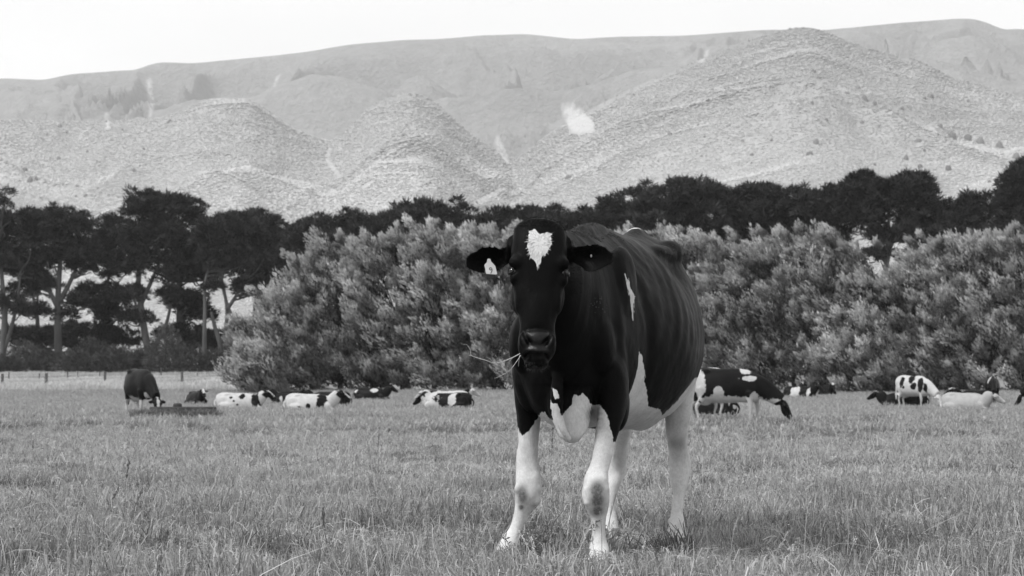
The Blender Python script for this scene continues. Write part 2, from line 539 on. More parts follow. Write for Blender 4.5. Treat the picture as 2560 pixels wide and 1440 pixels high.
# ------------------------------------------------------------------ scatter by geometry nodes (only for uncountable growth)
def scatter(name, P, rotz, scale, idx, protos, tilt=None, **kw):
    """P (n,3): one instance of protos[idx] per point"""
    me = bpy.data.meshes.new(name)
    me.vertices.add(len(P))
    me.vertices.foreach_set('co', np.asarray(P, np.float32).ravel())
    rot = np.zeros((len(P), 3), np.float32)
    rot[:, 2] = rotz
    if tilt is not None: rot[:, :2] = tilt
    a = me.attributes.new('rot', 'FLOAT_VECTOR', 'POINT'); a.data.foreach_set('vector', rot.ravel())
    sc3 = np.asarray(scale, np.float32)
    if sc3.ndim == 1: sc3 = np.repeat(sc3[:, None], 3, 1)
    a = me.attributes.new('scl', 'FLOAT_VECTOR', 'POINT'); a.data.foreach_set('vector', sc3.ravel())
    a = me.attributes.new('idx', 'INT', 'POINT'); a.data.foreach_set('value', np.asarray(idx, np.int32))
    o = link(bpy.data.objects.new(name, me))
    c = bpy.data.collections.new(name + '_kinds')
    for k, pm in enumerate(protos):
        c.objects.link(bpy.data.objects.new('%s_kind%02d' % (name, k), pm))
    ng = bpy.data.node_groups.new(name, 'GeometryNodeTree')
    ng.interface.new_socket('Geometry', in_out='INPUT', socket_type='NodeSocketGeometry')
    ng.interface.new_socket('Geometry', in_out='OUTPUT', socket_type='NodeSocketGeometry')
    N = ng.nodes
    gi, go = N.new('NodeGroupInput'), N.new('NodeGroupOutput')
    ci = N.new('GeometryNodeCollectionInfo'); ci.inputs['Collection'].default_value = c
    ci.inputs['Separate Children'].default_value = True; ci.inputs['Reset Children'].default_value = True
    ip = N.new('GeometryNodeInstanceOnPoints'); ip.inputs['Pick Instance'].default_value = True
    def na(nm, ty):
        nd = N.new('GeometryNodeInputNamedAttribute'); nd.data_type = ty; nd.inputs['Name'].default_value = nm
        return [s for s in nd.outputs if s.enabled and s.name == 'Attribute'][0]
    L = ng.links
    L.new(gi.outputs[0], ip.inputs['Points']); L.new(ci.outputs[0], ip.inputs['Instance'])
    L.new(na('idx', 'INT'), ip.inputs['Instance Index'])
    L.new(na('rot', 'FLOAT_VECTOR'), ip.inputs['Rotation'])
    L.new(na('scl', 'FLOAT_VECTOR'), ip.inputs['Scale'])
    L.new(ip.outputs[0], go.inputs[0])
    md = o.modifiers.new('scatter', 'NODES'); md.node_group = ng
    tag(o, kind='stuff', **kw)
    return o

def foliage_mat(name, lo, hi, trans=.25, rough=.6, spec=.25, scale=.5, obj_rand=.15, attr=True, alt=False):
    m, nt, out = new_mat(name)
    g = NT(nt)
    geo = g.n('ShaderNodeNewGeometry')
    oi = g.n('ShaderNodeObjectInfo')
    f = g.math('MULTIPLY', g.noise(geo.outputs['Position'], scale, 3), .45)
    f = g.math('ADD', f, g.math('MULTIPLY', g.attr('tone') if attr else geo.outputs['Random Per Island'], .55))
    v = g.maprange(f, .2, .8, lo, hi)
    v = g.math('MULTIPLY', v, g.maprange(oi.outputs['Random'], 0, 1, 1 - obj_rand, 1 + obj_rand))
    if alt: v = g.math('MULTIPLY', v, altitude_shade(g))
    p = g.n('ShaderNodeBsdfPrincipled'); p.inputs['Roughness'].default_value = rough; p.inputs['Specular IOR Level'].default_value = spec
    g.l(v, p.inputs['Base Color'])
    t = g.n('ShaderNodeBsdfTranslucent'); g.l(v, t.inputs['Color'])
    mx = g.n('ShaderNodeMixShader'); mx.inputs[0].default_value = trans
    g.l(p.outputs[0], mx.inputs[1]); g.l(t.outputs[0], mx.inputs[2])
    g.l(mx.outputs[0], out.inputs['Surface'])
    return m

# bush canopy on the slopes: lumpy crowns, a mass nobody could count
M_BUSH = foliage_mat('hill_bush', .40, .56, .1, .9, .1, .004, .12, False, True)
M_BUSHD = foliage_mat('hill_tree', .09, .17, .1, .9, .1, .004, .2, False)
def blob_mesh(name, mat, seed, tall=1.0, sub=2):
    bm = bmesh.new()
    bmesh.ops.create_icosphere(bm, subdivisions=sub, radius=1)
    V = np.array([v.co for v in bm.verts])
    k = 1 + .33 * fbm(V[:, 0] * 1.6 + seed, V[:, 1] * 1.6, V[:, 2] * 1.6, 3, seed)
    for v, q in zip(bm.verts, k):
        v.co = v.co * q
        v.co.z *= (.8 if tall > 1 else .42) * tall
    me = bpy.data.meshes.new(name); bm.to_mesh(me); bm.free()
    me.polygons.foreach_set('use_smooth', np.ones(len(me.polygons), bool))
    me.materials.append(mat)
    return me
blobs = [blob_mesh('bush_crown', M_BUSH, s_) for s_ in range(5)]
rg = np.random.default_rng(77)
nb = 420000
bd = np.where(rg.uniform(0, 1, nb) < 2, 1150 + 1650 * rg.uniform(0, 1, nb), 2750 + 2350 * rg.uniform(0, 1, nb))
bp_ = rg.uniform(-250, 2810, nb)
bz = mountain_z(bp_, bd)
bx = (bp_ - 1280) / FPX * bd
bz = bz + fbm(bx * .010, bd * .006, octaves=3, seed=44) * .7 * np.clip(np.abs(bd - DM) / 350, .15, 1)
dens = fbm(bx * .006, bd * .004, octaves=4, seed=8)
size = rg.uniform(.65, 1.6, nb) * (1 + .35 * np.clip(dens, -.5, 1)) * (bd / 1900) ** 1.1 * np.where(bd > 2750, 1.5, 1)
qx, qy = project(np.stack([bx, bd, bz], -1))
inscar = np.zeros(nb, bool)
for _, pg in SCARS: inscar |= poly_sd(qx, qy, pg) > -2
kp = (rg.uniform(0, 1, nb) < np.clip(.95 + .5 * dens, .5, 1)) & ~inscar
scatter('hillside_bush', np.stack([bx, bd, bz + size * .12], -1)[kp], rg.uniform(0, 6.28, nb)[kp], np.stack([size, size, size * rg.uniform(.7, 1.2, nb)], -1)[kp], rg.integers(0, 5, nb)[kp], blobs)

# single darker trees standing out of the bush
tall = [blob_mesh('hillside_tree', M_BUSHD, 30 + s_, 1.9) for s_ in range(3)]
HT = [(95, 345, 5), (118, 340, 7), (150, 318, 9), (335, 430, 9), (350, 420, 8), (60, 430, 12), (75, 455, 12), (1205, 480, 9), (1190, 510, 8), (2034, 182, 8), (2045, 198, 8), (2118, 238, 10), (2147, 225, 9), (2162, 252, 14), (2186, 262, 10), (2030, 262, 9),
      (2020, 245, 6), (1985, 240, 7), (2225, 175, 6), (2240, 190, 6), (2295, 360, 14), (2155, 310, 8), (1675, 340, 10), (1490, 365, 7), (1500, 365, 7), (1850, 335, 7), (1857, 355, 7), (1762, 345, 6), (1375, 425, 9), (1420, 450, 13), (1350, 445, 10),
      (2040, 360, 12), (2025, 390, 12), (2380, 345, 15), (2420, 350, 15), (2350, 320, 12), (2450, 360, 16), (2500, 370, 16), (2370, 425, 13), (2265, 400, 12), (2540, 400, 18), (1880, 390, 8), (1640, 245, 5), (2080, 270, 8), (2255, 275, 7), (2200, 320, 8), (2300, 420, 10)]
_rt = np.random.default_rng(31)
for _ in range(110):
    HT.append((_rt.uniform(0, 2560), _rt.uniform(230, 500), _rt.uniform(3.5, 8)))
k = 0
for hx_p, hy_p, hs in HT:
    # walk out along the sight line until it meets the slope
    dd_ = np.arange(1260, 2700, 6.0)
    zr = np.array([at(hx_p, hy_p, t)[2] for t in dd_])
    zs = mountain_z(np.full(len(dd_), float(hx_p)), dd_)
    hit = np.nonzero(zs >= zr)[0]
    if len(hit) == 0 or hit[0] == 0: continue
    Yt = dd_[hit[0]]
    P = at(hx_p, hy_p, Yt)
    r = hs * Yt / FPX * .68
    o = link(bpy.data.objects.new('hillside_tree', tall[k % 3]))
    o.location = P; o.scale = (r, r, r); o.rotation_euler = (0, 0, k * 1.3)
    tag(o, 'single dark tree standing out of the pale bush on the mountain slope', 'tree', 'dark trees dotted over the mountain slope')
    k += 1
# ------------------------------------------------------------------ cow coat material
def coat_material(name, scale_mul=1.0, edge=0.012, black=0.004, white=0.62):
    m, nt, out = new_mat(name)
    g = NT(nt)
    tc = g.n('ShaderNodeTexCoord')
    P = tc.outputs['Object']
    b = g.n('ShaderNodeBsdfPrincipled')
    hair = g.noise(g.mapping(P, (1, 1, 0.22)), 260 * scale_mul, 3, 0.6)
    hair2 = g.noise(g.mapping(P, (0.3, 1, 1)), 90 * scale_mul, 3, 0.6)
    broad = g.noise(P, 7 * scale_mul, 4)
    rag = g.noise(g.mapping(P, (1, 1, 0.45)), 70 * scale_mul, 3, 0.6)
    coat = g.attr('coat')
    off = g.math('MULTIPLY', g.math('SUBTRACT', rag, 0.5), edge * 3.0)
    w = g.maprange(g.math('ADD', coat, off), -edge * 0.12, edge * 0.12, 0, 1)
    # dark hair: slightly uneven black
    kb = g.maprange(g.math('ADD', g.math('MULTIPLY', hair, 0.5), g.math('MULTIPLY', broad, 0.5)), 0.3, 0.7, black * 0.6, black * 1.7)
    # white hair: faint dirt and hair streaks
    kw0 = g.maprange(g.math('ADD', g.math('MULTIPLY', hair, 0.55), g.math('MULTIPLY', hair2, 0.45)), 0.3, 0.72, white * 0.80, white * 1.12)
    dirt = g.maprange(g.noise(P, 11 * scale_mul, 5, 0.65), 0.45, 0.75, 1.0, 0.74)
    kw = g.math('MULTIPLY', kw0, dirt)
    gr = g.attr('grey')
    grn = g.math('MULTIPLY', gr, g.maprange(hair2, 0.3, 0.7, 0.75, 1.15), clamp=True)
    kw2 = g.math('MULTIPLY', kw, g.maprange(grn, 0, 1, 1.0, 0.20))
    mx = g.n('ShaderNodeMix'); mx.data_type = 'FLOAT'
    g.l(w, mx.inputs[0]); g.l(kb, mx.inputs[2]); g.l(kw2, mx.inputs[3])
    g.l(mx.outputs[0], b.inputs['Base Color'])
    sk = g.attr('skin')
    g.l(g.math('SUBTRACT', g.maprange(broad, .3, .7, .50, .36), g.math('MULTIPLY', sk, .14)), b.inputs['Roughness'])
    g.l(g.maprange(sk, 0, 1, 0.11, 0.80), b.inputs['Specular IOR Level'])
    b.inputs['IOR'].default_value = 1.25
    b.inputs['Sheen Weight'].default_value = 0.0
    b.inputs['Sheen Roughness'].default_value = 0.45
    bp = g.n('ShaderNodeBump'); bp.inputs['Strength'].default_value = 0.35; bp.inputs['Distance'].default_value = 0.004 / scale_mul
    g.l(g.math('ADD', hair, g.math('MULTIPLY', hair2, 0.6)), bp.inputs['Height'])
    g.l(bp.outputs[0], b.inputs['Normal'])
    g.l(b.outputs[0], out.inputs['Surface'])
    return m

M_COAT = coat_material('cow_coat', 1.0, .008)
M_COAT_FAR = coat_material('cow_coat_far', 0.35, 0.05, 0.010, 0.50)
M_EYE = simple_mat('wet_black_eye', 0.004, 0.08, 0.6)
M_LID = simple_mat('dark_eyelid_skin', 0.008, 0.6, 0.2)
M_TAG = simple_mat('pale_plastic', 0.50, 0.4, 0.4, 30, 0.12)
M_TAGDARK = simple_mat('dark_plastic', 0.02, 0.5, 0.4)
M_INK = simple_mat('black_ink', 0.004, 0.7, 0.1)
M_HOOF = simple_mat('hoof_horn', 0.16, 0.6, 0.3, 40, 0.35, 0.3)
M_HAIR = simple_mat('black_hair', 0.008, 0.6, 0.1)
M_HAIRW = simple_mat('white_hair', 0.62, 0.6, 0.3)
M_STRAW = simple_mat('dry_straw', 0.42, 0.6, 0.3, 60, 0.25)

# ------------------------------------------------------------------ the near cow
C0 = np.array([0.235, 8.62, 0.0])
U = np.array([0.27, 0.963, 0.0]); U /= np.linalg.norm(U)      # towards the rump
Vv = np.array([U[1], -U[0], 0.0])                             # towards her left flank
COW_RZ = math.atan2(U[1], U[0])

def S(s, l, z):
    return C0 + s * U + l * Vv + np.array([0, 0, z])

def to_local(P):
    d = np.asarray(P) - C0
    return np.column_stack([d @ U, -(d @ Vv), d[:, 2]])

Zup = np.array([0, 0, 1.0])
cow = empty('dairy_cow', tuple(C0), COW_RZ)
tag(cow, 'large black cow with white heart on its forehead and white legs, facing the viewer', 'cow')

pt = Parts()
# torso: s, lateral, widest height, half width, up, down, power below, power above
T = [(-.10, 0, .90, .10, .14, .16, 2.0, 2.0),
     (-.03, -.03, .92, .175, .26, .30, 2.0, 2.0),
     (.08, -.03, .95, .225, .36, .38, 2.1, 1.9),
     (.20, -.025, .97, .240, .42, .41, 2.2, 1.75),
     (.40, -.015, .97, .270, .462, .40, 2.3, 1.6),
     (.60, 0, .955, .305, .485, .395, 2.3, 1.65),
     (.80, 0, .94, .345, .50, .39, 2.2, 1.75),
     (1.0, 0, .935, .350, .505, .385, 2.15, 1.8),
     (1.2, 0, .945, .340, .515, .375, 2.1, 1.8),
     (1.38, 0, .98, .315, .49, .35, 2.0, 1.9),
     (1.54, 0, 1.04, .265, .425, .34, 2.0, 2.0),
     (1.68, 0, 1.10, .215, .33, .30, 2.0, 2.2),
     (1.80, 0, 1.16, .15, .20, .22, 2.0, 2.2)]
T = np.array(T)
pt.loft([S(r[0], r[1], r[2]) for r in T], Vv, Zup, T[:, 3], T[:, 4], T[:, 5], T[:, 6], T[:, 7], n=70, m=56)
# spine, hooks, pins, shoulder blades, points of shoulder, thighs
pt.tube([S(s, 0, z) for s, z in ((.1, 1.375), (.3, 1.405), (.5, 1.425), (.8, 1.42), (1.1, 1.43), (1.33, 1.472), (1.5, 1.45), (1.68, 1.40), (1.80, 1.33))],
        [.03, .04, .04, .03, .03, .035, .035, .04, .03])
AX = np.array([U, Vv, Zup])
for sg in (-1, 1):
    pt.ell(S(1.30, sg * .165, 1.375), (.14, .070, .066), AX)
    pt.ell(S(1.18, sg * .15, 1.36), (.22, .08, .05), AX)
    pt.ell(S(1.40, sg * .10, 1.37), (.20, .09, .08), AX)
    pt.ell(S(1.74, sg * .12, 1.24), (.07, .05, .06), AX)
    pt.ell(S(.27, sg * .175 - .02, 1.10), (.16, .07, .24), AX)
    pt.ell(S(.02, sg * .145 - .03, .92), (.11, .085, .15), AX)
    pt.ell(S(1.48, sg * .165, 1.02), (.20, .092, .30), AX)
    pt.ell(S(.14, sg * .155 - .03, .82), (.12, .09, .19), AX)
# brisket
pt.loft([at(1425, 940, 8.58), at(1425, 1000, 8.58), at(1428, 1040, 8.57), at(1431, 1070, 8.56), at(1430, 1092, 8.55), at(1430, 1106, 8.55)], np.array([1., 0, 0]), np.array([0, 1., 0]),
        [.095, .092, .082, .066, .046, .020], [.12, .11, .09, .07, .05, .02], [.06, .055, .05, .04, .03, .01], 2.0, n=26, m=28)
pt.ell(S(.06, -.02, .70), (.15, .11, .12), AX)
pt.tube([at(1400, 900, 8.50), at(1392, 980, 8.49), at(1396, 1035, 8.49), at(1408, 1075, 8.49), at(1424, 1100, 8.50)], [.026, .024, .018, .014, .010])
# udder, mostly hidden
pt.ell(S(1.36, .0, .66), (.16, .13, .12), AX)
# neck
N = [(-.42, .00, 1.235, .085, .12, .13), (-.34, .0, 1.21, .105, .15, .19), (-.22, .0, 1.16, .125, .20, .28), (-.10, .0, 1.10, .150, .28, .34), (.02, 0, 1.06, .18, .335, .36), (.16, 0, 1.04, .20, .36, .36), (.3, 0, 1.04, .20, .35, .30)]
N = np.array(N)
pt.loft([S(*r[:3]) for r in N], Vv, Zup, N[:, 3], N[:, 4], N[:, 5], 2.0, 1.9, n=40, m=40)

# legs: (px, py, depth, half width across the picture, half depth)
def leg(sect, n=60):
    C = [at(a, b, c) for a, b, c, d, e in sect]
    R = np.array([(d, e) for a, b, c, d, e in sect])
    pt.loft(C, np.array([1.0, 0, 0]), np.array([0, 1.0, 0]), R[:, 0], R[:, 1], R[:, 1], 2.2, n=n, m=28)
LF = [(1500, 850, 8.72, .07, .10), (1520, 930, 8.70, .082, .12), (1530, 1000, 8.66, .066, .10), (1527, 1040, 8.62, .054, .085), (1517, 1085, 8.58, .047, .070),
      (1507, 1130, 8.54, .041, .055), (1498, 1170, 8.50, .041, .048), (1490, 1202, 8.465, .050, .054), (1489, 1238, 8.45, .055, .056), (1492, 1268, 8.46, .045, .048),
      (1495, 1293, 8.47, .031, .036), (1496, 1322, 8.47, .027, .034), (1496, 1350, 8.46, .034, .038), (1496, 1370, 8.44, .041, .045), (1496, 1386, 8.41, .040, .044), (1496, 1402, 8.385, .045, .052), (1496, 1424, 8.37, .053, .064)]
RF = [(1345, 850, 8.88, .06, .10), (1328, 930, 8.88, .070, .11), (1323, 1000, 8.88, .060, .09), (1322, 1040, 8.88, .052, .075), (1322, 1085, 8.87, .045, .06),
      (1320, 1130, 8.86, .045, .052), (1320, 1170, 8.85, .048, .050), (1322, 1200, 8.83, .052, .054), (1320, 1235, 8.82, .049, .054), (1312, 1262, 8.82, .038, .045),
      (1302, 1290, 8.82, .029, .034), (1290, 1318, 8.81, .027, .032), (1278, 1342, 8.79, .033, .037), (1270, 1358, 8.77, .038, .043), (1264, 1374, 8.75, .040, .046), (1260, 1398, 8.74, .048, .058)]
LH = [(1690, 850, 9.93, .09, .17), (1694, 930, 9.93, .085, .17), (1694, 985, 9.93, .072, .14), (1693, 1040, 9.95, .060, .105), (1692, 1090, 9.97, .050, .080), (1694, 1130, 10.0, .046, .066),
      (1697, 1160, 10.02, .047, .068), (1699, 1190, 10.0, .048, .066), (1698, 1220, 9.95, .038, .050), (1695, 1250, 9.91, .031, .038), (1692, 1280, 9.87, .029, .034), (1691, 1302, 9.84, .034, .040), (1691, 1320, 9.80, .039, .044),
      (1691, 1336, 9.765, .042, .048), (1691, 1364, 9.74, .052, .064)]
RH = [(1590, 900, 10.25, .08, .16), (1575, 980, 10.3, .075, .14), (1560, 1050, 10.35, .058, .10), (1548, 1110, 10.42, .047, .07), (1544, 1150, 10.48, .045, .066), (1541, 1180, 10.5, .046, .066),
      (1534, 1210, 10.46, .037, .048), (1528, 1240, 10.43, .030, .036), (1524, 1270, 10.41, .029, .033), (1523, 1290, 10.39, .034, .038), (1523, 1310, 10.36, .040, .046), (1523, 1340, 10.33, .05, .062)]
for q in (LF, RF, LH, RH): leg(q)
# hock points (heels) behind the hind cannons
pt.tube([at(1706, 1110, 10.06), at(1711, 1160, 10.10), at(1709, 1195, 10.07), at(1703, 1240, 9.97)], [.022, .030, .028, .016])
pt.tube([at(1550, 1100, 10.50), at(1552, 1150, 10.57), at(1548, 1185, 10.53), at(1536, 1225, 10.47)], [.022, .030, .028, .016])
# carpal bones, tendons, dew claws
for q_, w_ in ((LF, 1), (RF, 1)):
    k_ = 7 if q_ is LF else 7
    a_ = at(q_[k_ + 1][0], q_[k_ + 1][1], q_[k_ + 1][2])
    for sg in (-1, 1):
        pt.ell(a_ + np.array([sg * .036, -.020, .022]), (.018, .022, .022)); pt.ell(a_ + np.array([sg * .032, -.022, -.026]), (.016, .020, .018))
for q_ in (LF, RF, LH, RH):
    f_a = at(q_[-4][0], q_[-4][1], q_[-4][2])
    for sg in (-1, 1):
        pt.ell(f_a + np.array([sg * .028, .040, -.004]), (.011, .014, .016))
# forearm muscle
pt.ell(at(1545, 1010, 8.74), (.045, .09, .12))

# head, in its own frame
POLL, MUZ = at(1350, 550, 8.20), at(1341, 918, 8.00)
hd = MUZ - POLL; HL = np.linalg.norm(hd); hd /= HL                # down the face
hx = np.array([1.0, 0.02, 0]); hx -= hd * (hx @ hd); hx /= np.linalg.norm(hx)
hn = np.cross(hx, hd); hn /= np.linalg.norm(hn)
if hn[1] > 0: hn = -hn                                            # out of the forehead
def H(t, x, n): return POLL + hd * (t * HL / 0.585) + hx * x + hn * n
def HPX(px, py, n):
    """point on the head frame at pixel, n in front of its axis"""
    P = at(px, py, 8.1)
    for _ in range(5):
        k = (P - POLL) @ hn
        P = at(px, py, P[1] - (n - k) * 0.95)
    return P
Hs = [(0.000, .050, .020, .06, 2.2), (.018, .080, .040, .09, 2.2), (.045, .100, .055, .11, 2.3), (.09, .106, .068, .13, 2.5), (.14, .110, .072, .15, 2.6), (.19, .112, .070, .16, 2.6),
      (.23, .108, .064, .17, 2.5), (.28, .098, .058, .175, 2.4), (.33, .088, .054, .17, 2.4), (.38, .075, .050, .15, 2.4), (.42, .068, .046, .12, 2.3), (.455, .070, .044, .10, 2.4),
      (.485, .074, .045, .09, 2.5), (.515, .073, .043, .082, 2.5), (.535, .066, .038, .075, 2.4), (.550, .054, .028, .06, 2.2)]
Hs = np.array(Hs)
cH = [H(r[0], 0, 0) for r in Hs]
pt.loft(cH, hx, hn, Hs[:, 1], Hs[:, 2], Hs[:, 3], 2.1, Hs[:, 4], n=60, m=44)
HX = np.array([hx, hn, hd])
# poll crest, brows, cheeks, nasal bridge, nostril wings, lower jaw and chin
pt.ell(H(.035, 0, .0), (.085, .055, .040), HX)
for sg in (-1, 1):
    pt.ell(H(.190, sg * .082, .034), (.038, .034, .034), HX)
    pt.ell(H(.245, sg * .092, .018), (.024, .03, .03), HX)
    pt.ell(H(.27, sg * .062, -.09), (.045, .07, .09), HX)
    pt.ell(H(.30, sg * .070, .005), (.022, .030, .085), HX)
    pt.ell(H(.490, sg * .046, .034), (.026, .022, .036), HX)
pt.ell(H(.35, 0, .030), (.052, .028, .13), HX)
pt.ell(H(.487, 0, .034), (.052, .028, .036), HX)
pt.ell(H(.535, 0, .018), (.054, .034, .026), HX)
pt.loft([H(.36, 0, -.10), H(.44, 0, -.060), H(.51, 0, -.038), H(.545, 0, -.030), H(.568, 0, -.026), H(.582, 0, -.024)], hx, hn, [.05, .052, .050, .050, .046, .034], [.03, .03, .034, .040, .038, .024], [.03] * 6, 2.2, n=24, m=30)
# ears: crescent sections from root to tip
def ear(root, tip, hts, deps, th, back, up):
    root, tip = np.asarray(root), np.asarray(tip)
    k = len(hts); rings = []
    bow = np.asarray(up)
    for i in range(k):
        f = i / (k - 1)
        c = root * (1 - f) + tip * f + bow * deps[i][1]
        top, bot, cup = hts[i][0], hts[i][1], deps[i][0]
        t = np.linspace(0, 1, 11)
        hh = top * (1 - t) - bot * t
        sh = np.sin(math.pi * t)
        backc = c + np.outer(hh, Zup) + np.outer(sh * (cup + th) + .002, back)
        frontc = c + np.outer(hh, Zup) + np.outer(sh * cup - .002, back)
        rings.append(np.vstack([backc, frontc[::-1]]))
    pt.rings(catmull(np.array(rings).reshape(k, -1), 24).reshape(24, -1, 3))
bk = np.array([0, 1.0, 0])
ear(at(1288, 636, 8.24), at(1163, 655, 8.17), [(.032, .024), (.030, .036), (.038, .054), (.046, .066), (.050, .068), (.048, .058), (.036, .042), (.018, .020)],
    [(.0, 0), (.018, 0), (.032, 0), (.042, .002), (.040, .004), (.030, .004), (.016, 0), (.004, 0)], .013, bk, Zup)
ear(at(1412, 632, 8.24), at(1535, 645, 8.15), [(.032, .024), (.030, .034), (.036, .050), (.046, .064), (.052, .066), (.050, .056), (.038, .038), (.018, .018)],
    [(.0, 0), (.018, 0), (.032, 0), (.042, -.002), (.040, -.001), (.030, .002), (.016, 0), (.004, 0)], .013, bk, Zup)
pt.tube([H(.085, -.085, -.02), at(1283, 638, 8.25), at(1262, 640, 8.24)], [.045, .034, .026])
pt.tube([H(.085, .085, -.02), at(1418, 634, 8.25), at(1440, 638, 8.24)], [.045, .034, .026])

co, F, ed = remeshed(pt, 0.0060, 3, 0.5)
_w = np.clip((co[:, 2] - .72) / .1, 0, 1) * np.clip((co[:, 1] - 8.40) / .08, 0, 1)
_e = ((co[:, 1] < 8.34) & (np.abs(co[:, 0] - .105) > .135) & (co[:, 2] > 1.1)).astype(float)
co = smooth_v(co, ed, 14, .5, _w)
co = smooth_v(co, ed, 5, .5, _e)
_q = np.linalg.norm((co - S(1.30, .14, 1.38)) / np.array([.32, .32, .22]), axis=1)
co = smooth_v(co, ed, 45, .5, np.clip(1.4 - _q, 0, 1))

# sculpting on the finished surface
nr = vnormals(co, F)
d = co - C0
ls, ll, lz = d @ U, d @ Vv, co[:, 2]
def g3(P, c, r, ax=None):
    q = P - np.asarray(c)
    if ax is not None: q = q @ np.asarray(ax).T
    q = q / np.asarray(r)
    return np.exp(-(q ** 2).sum(1))
disp = np.zeros(len(co))
# ribs: shallow oblique bands on the barrel
bar = np.clip((ls - .42) / .15, 0, 1) * np.clip((1.28 - ls) / .15, 0, 1) * np.clip((lz - .80) / .15, 0, 1) * np.clip((1.40 - lz) / .06, 0, 1)
ph = (ls + .55 * (lz - 1.1) * -1 + .25 * (lz - 1.1) ** 2) / .105
disp += .0024 * bar * np.sin(2 * math.pi * ph + 1.6 * noise3(ls * 3, lz * 3, ll, 77)) * np.clip(.55 + .9 * noise3(ls * 4 + 3, lz * 2.2, ll, 78), .1, 1.3)
# hollow in front of the hooks, behind the shoulder, stifle fold
for sg in (-1, 1):
    disp -= .030 * g3(co, S(1.12, sg * .27, 1.29), (.13, .10, .09), AX)
    disp -= .016 * g3(co, S(.42, sg * .27, 1.0), (.045, .12, .30), AX)
    disp -= .012 * g3(co, S(.05, sg * .17, 1.12), (.05, .12, .20), AX)
    disp += .008 * g3(co, S(.30, sg * .20, 1.30), (.05, .12, .12), AX)
    disp -= .010 * g3(co, S(1.50, sg * .20, 1.34), (.12, .10, .07), AX)
    disp += .006 * g3(co, S(.12, sg * .24, .93), (.03, .10, .16), AX)
# milk vein and low frequency unevenness of muscle
disp += .0060 * fbm(co[:, 0] * 5, co[:, 1] * 5, co[:, 2] * 4, 4, 5) * np.clip((co[:, 1] - 8.35) / .1, 0, 1)
# sinew and bone on the legs
lg = np.clip((.62 - lz) / .08, 0, 1)
disp += .0030 * lg * fbm(co[:, 0] * 16, co[:, 1] * 16, co[:, 2] * 9, 3, 15)
# neck folds
nk = np.clip((ls + .36) / .1, 0, 1) * np.clip((.10 - ls) / .1, 0, 1) * (lz > .75)
disp += .0022 * nk * fbm(ls * 13, lz * 2.5, ll * 2, 3, 31)
# wrinkles where the brisket meets the left leg
wr = g3(co, S(-.03, .10, .64), (.12, .05, .08), AX)
disp += .004 * wr * np.sin(2 * math.pi * (ls * .7 + lz * .8 + ll) / .022)
# head sculpt
def hl(P):
    q = P - POLL
    return (q @ hd) * .585 / HL, q @ hx, q @ hn
ht_, hx_, hn_ = hl(co)
HEADM = (co[:, 1] < 8.36) & (lz > .80) & (np.abs(hx_) < .16)
nostr = np.zeros(len(co))
EYES = []
for sg, ex, ey in ((-1, 1277, 690), (1, 1414, 690)):
    # eye socket
    E = H(.222, sg * .101, .024)
    EYES.append((sg, E))
    disp -= .012 * g3(co, E + hx * sg * .008 + hn * .014, (.018, .018, .014), HX) * HEADM
    disp -= .007 * g3(co, H(.262, sg * .072, .060), (.018, .03, .045), HX) * HEADM
    # nostril comma: from the outer top down and in
    for k in range(9):
        f = k / 8
        c = H(.463 + .046 * f, sg * (.053 - .022 * f ** 1.4), .058 - .004 * f)
        gg = g3(co, c, (.0070, .03, .0075), HX) * HEADM * (.7 + .3 * f)
        nostr = np.maximum(nostr, gg)
    disp -= .0045 * g3(co, H(.36, sg * .058, .045), (.010, .03, .09), HX) * HEADM
    disp += .005 * g3(co, H(.34, sg * .082, .0), (.008, .04, .06), HX) * HEADM
disp -= .032 * nostr
# mouth gap
mouth = np.exp(-((ht_ - (.556 - 1.2 * hx_ ** 2 * 3.0)) / .0085) ** 2) * np.clip((.052 - np.abs(hx_)) / .012, 0, 1) * (hn_ > -.03) * HEADM
disp -= .024 * mouth
# crease across the nose above the pad
disp -= .004 * np.exp(-((ht_ - (.452 + 1.5 * hx_ ** 2)) / .008) ** 2) * (hn_ > 0) * np.clip((.06 - np.abs(hx_)) / .02, 0, 1) * HEADM
co = co + nr * disp[:, None]
co = smooth_v(co, ed, 1, 0.4)
nr = vnormals(co, F)

# coat pattern, authored on the flank and face as seen square on, stored on the skin itself
px, py = project(co)
SCL = 1 / 590.0
crop3 = lambda L: [(1400 + x / 2.4, 520 + y / 2.4) for x, y in L]
crop2 = lambda L: [(1240 + x / 2.666, 900 + y / 2.666) for x, y in L]
crop1 = lambda L: [(1120 + x / 3.0, 520 + y / 3.0) for x, y in L]
crop4 = lambda L: [(1240 + x / 8.0, 540 + y / 8.0) for x, y in L]
heart = crop4([(650, 300), (770, 245), (820, 290), (880, 360), (935, 335), (990, 335), (1020, 285), (1060, 320), (1135, 335), (1105, 400), (1125, 570), (1080, 640), (1010, 760), (930, 820), (905, 870), (915, 920),
               (880, 990), (865, 1075), (845, 1085), (800, 1010), (770, 920), (700, 840), (640, 720), (612, 590), (640, 450)])
stripe = crop3([(388, 395), (405, 418), (425, 488), (451, 530), (441, 570), (443, 620), (438, 672), (430, 600), (415, 520), (398, 450)])
flank = crop3([(475, 862), (492, 880), (502, 930), (510, 980), (507, 1040), (522, 1090), (526, 1150), (530, 1190), (570, 1203), (603, 1208), (613, 1242), (650, 1212), (700, 1160), (742, 1108), (780, 1060), (810, 1020), (900, 1000),
                (900, 2300), (60, 2300), (60, 1400), (330, 1330), (350, 1180), (360, 1120), (412, 1020), (430, 960), (457, 900)])
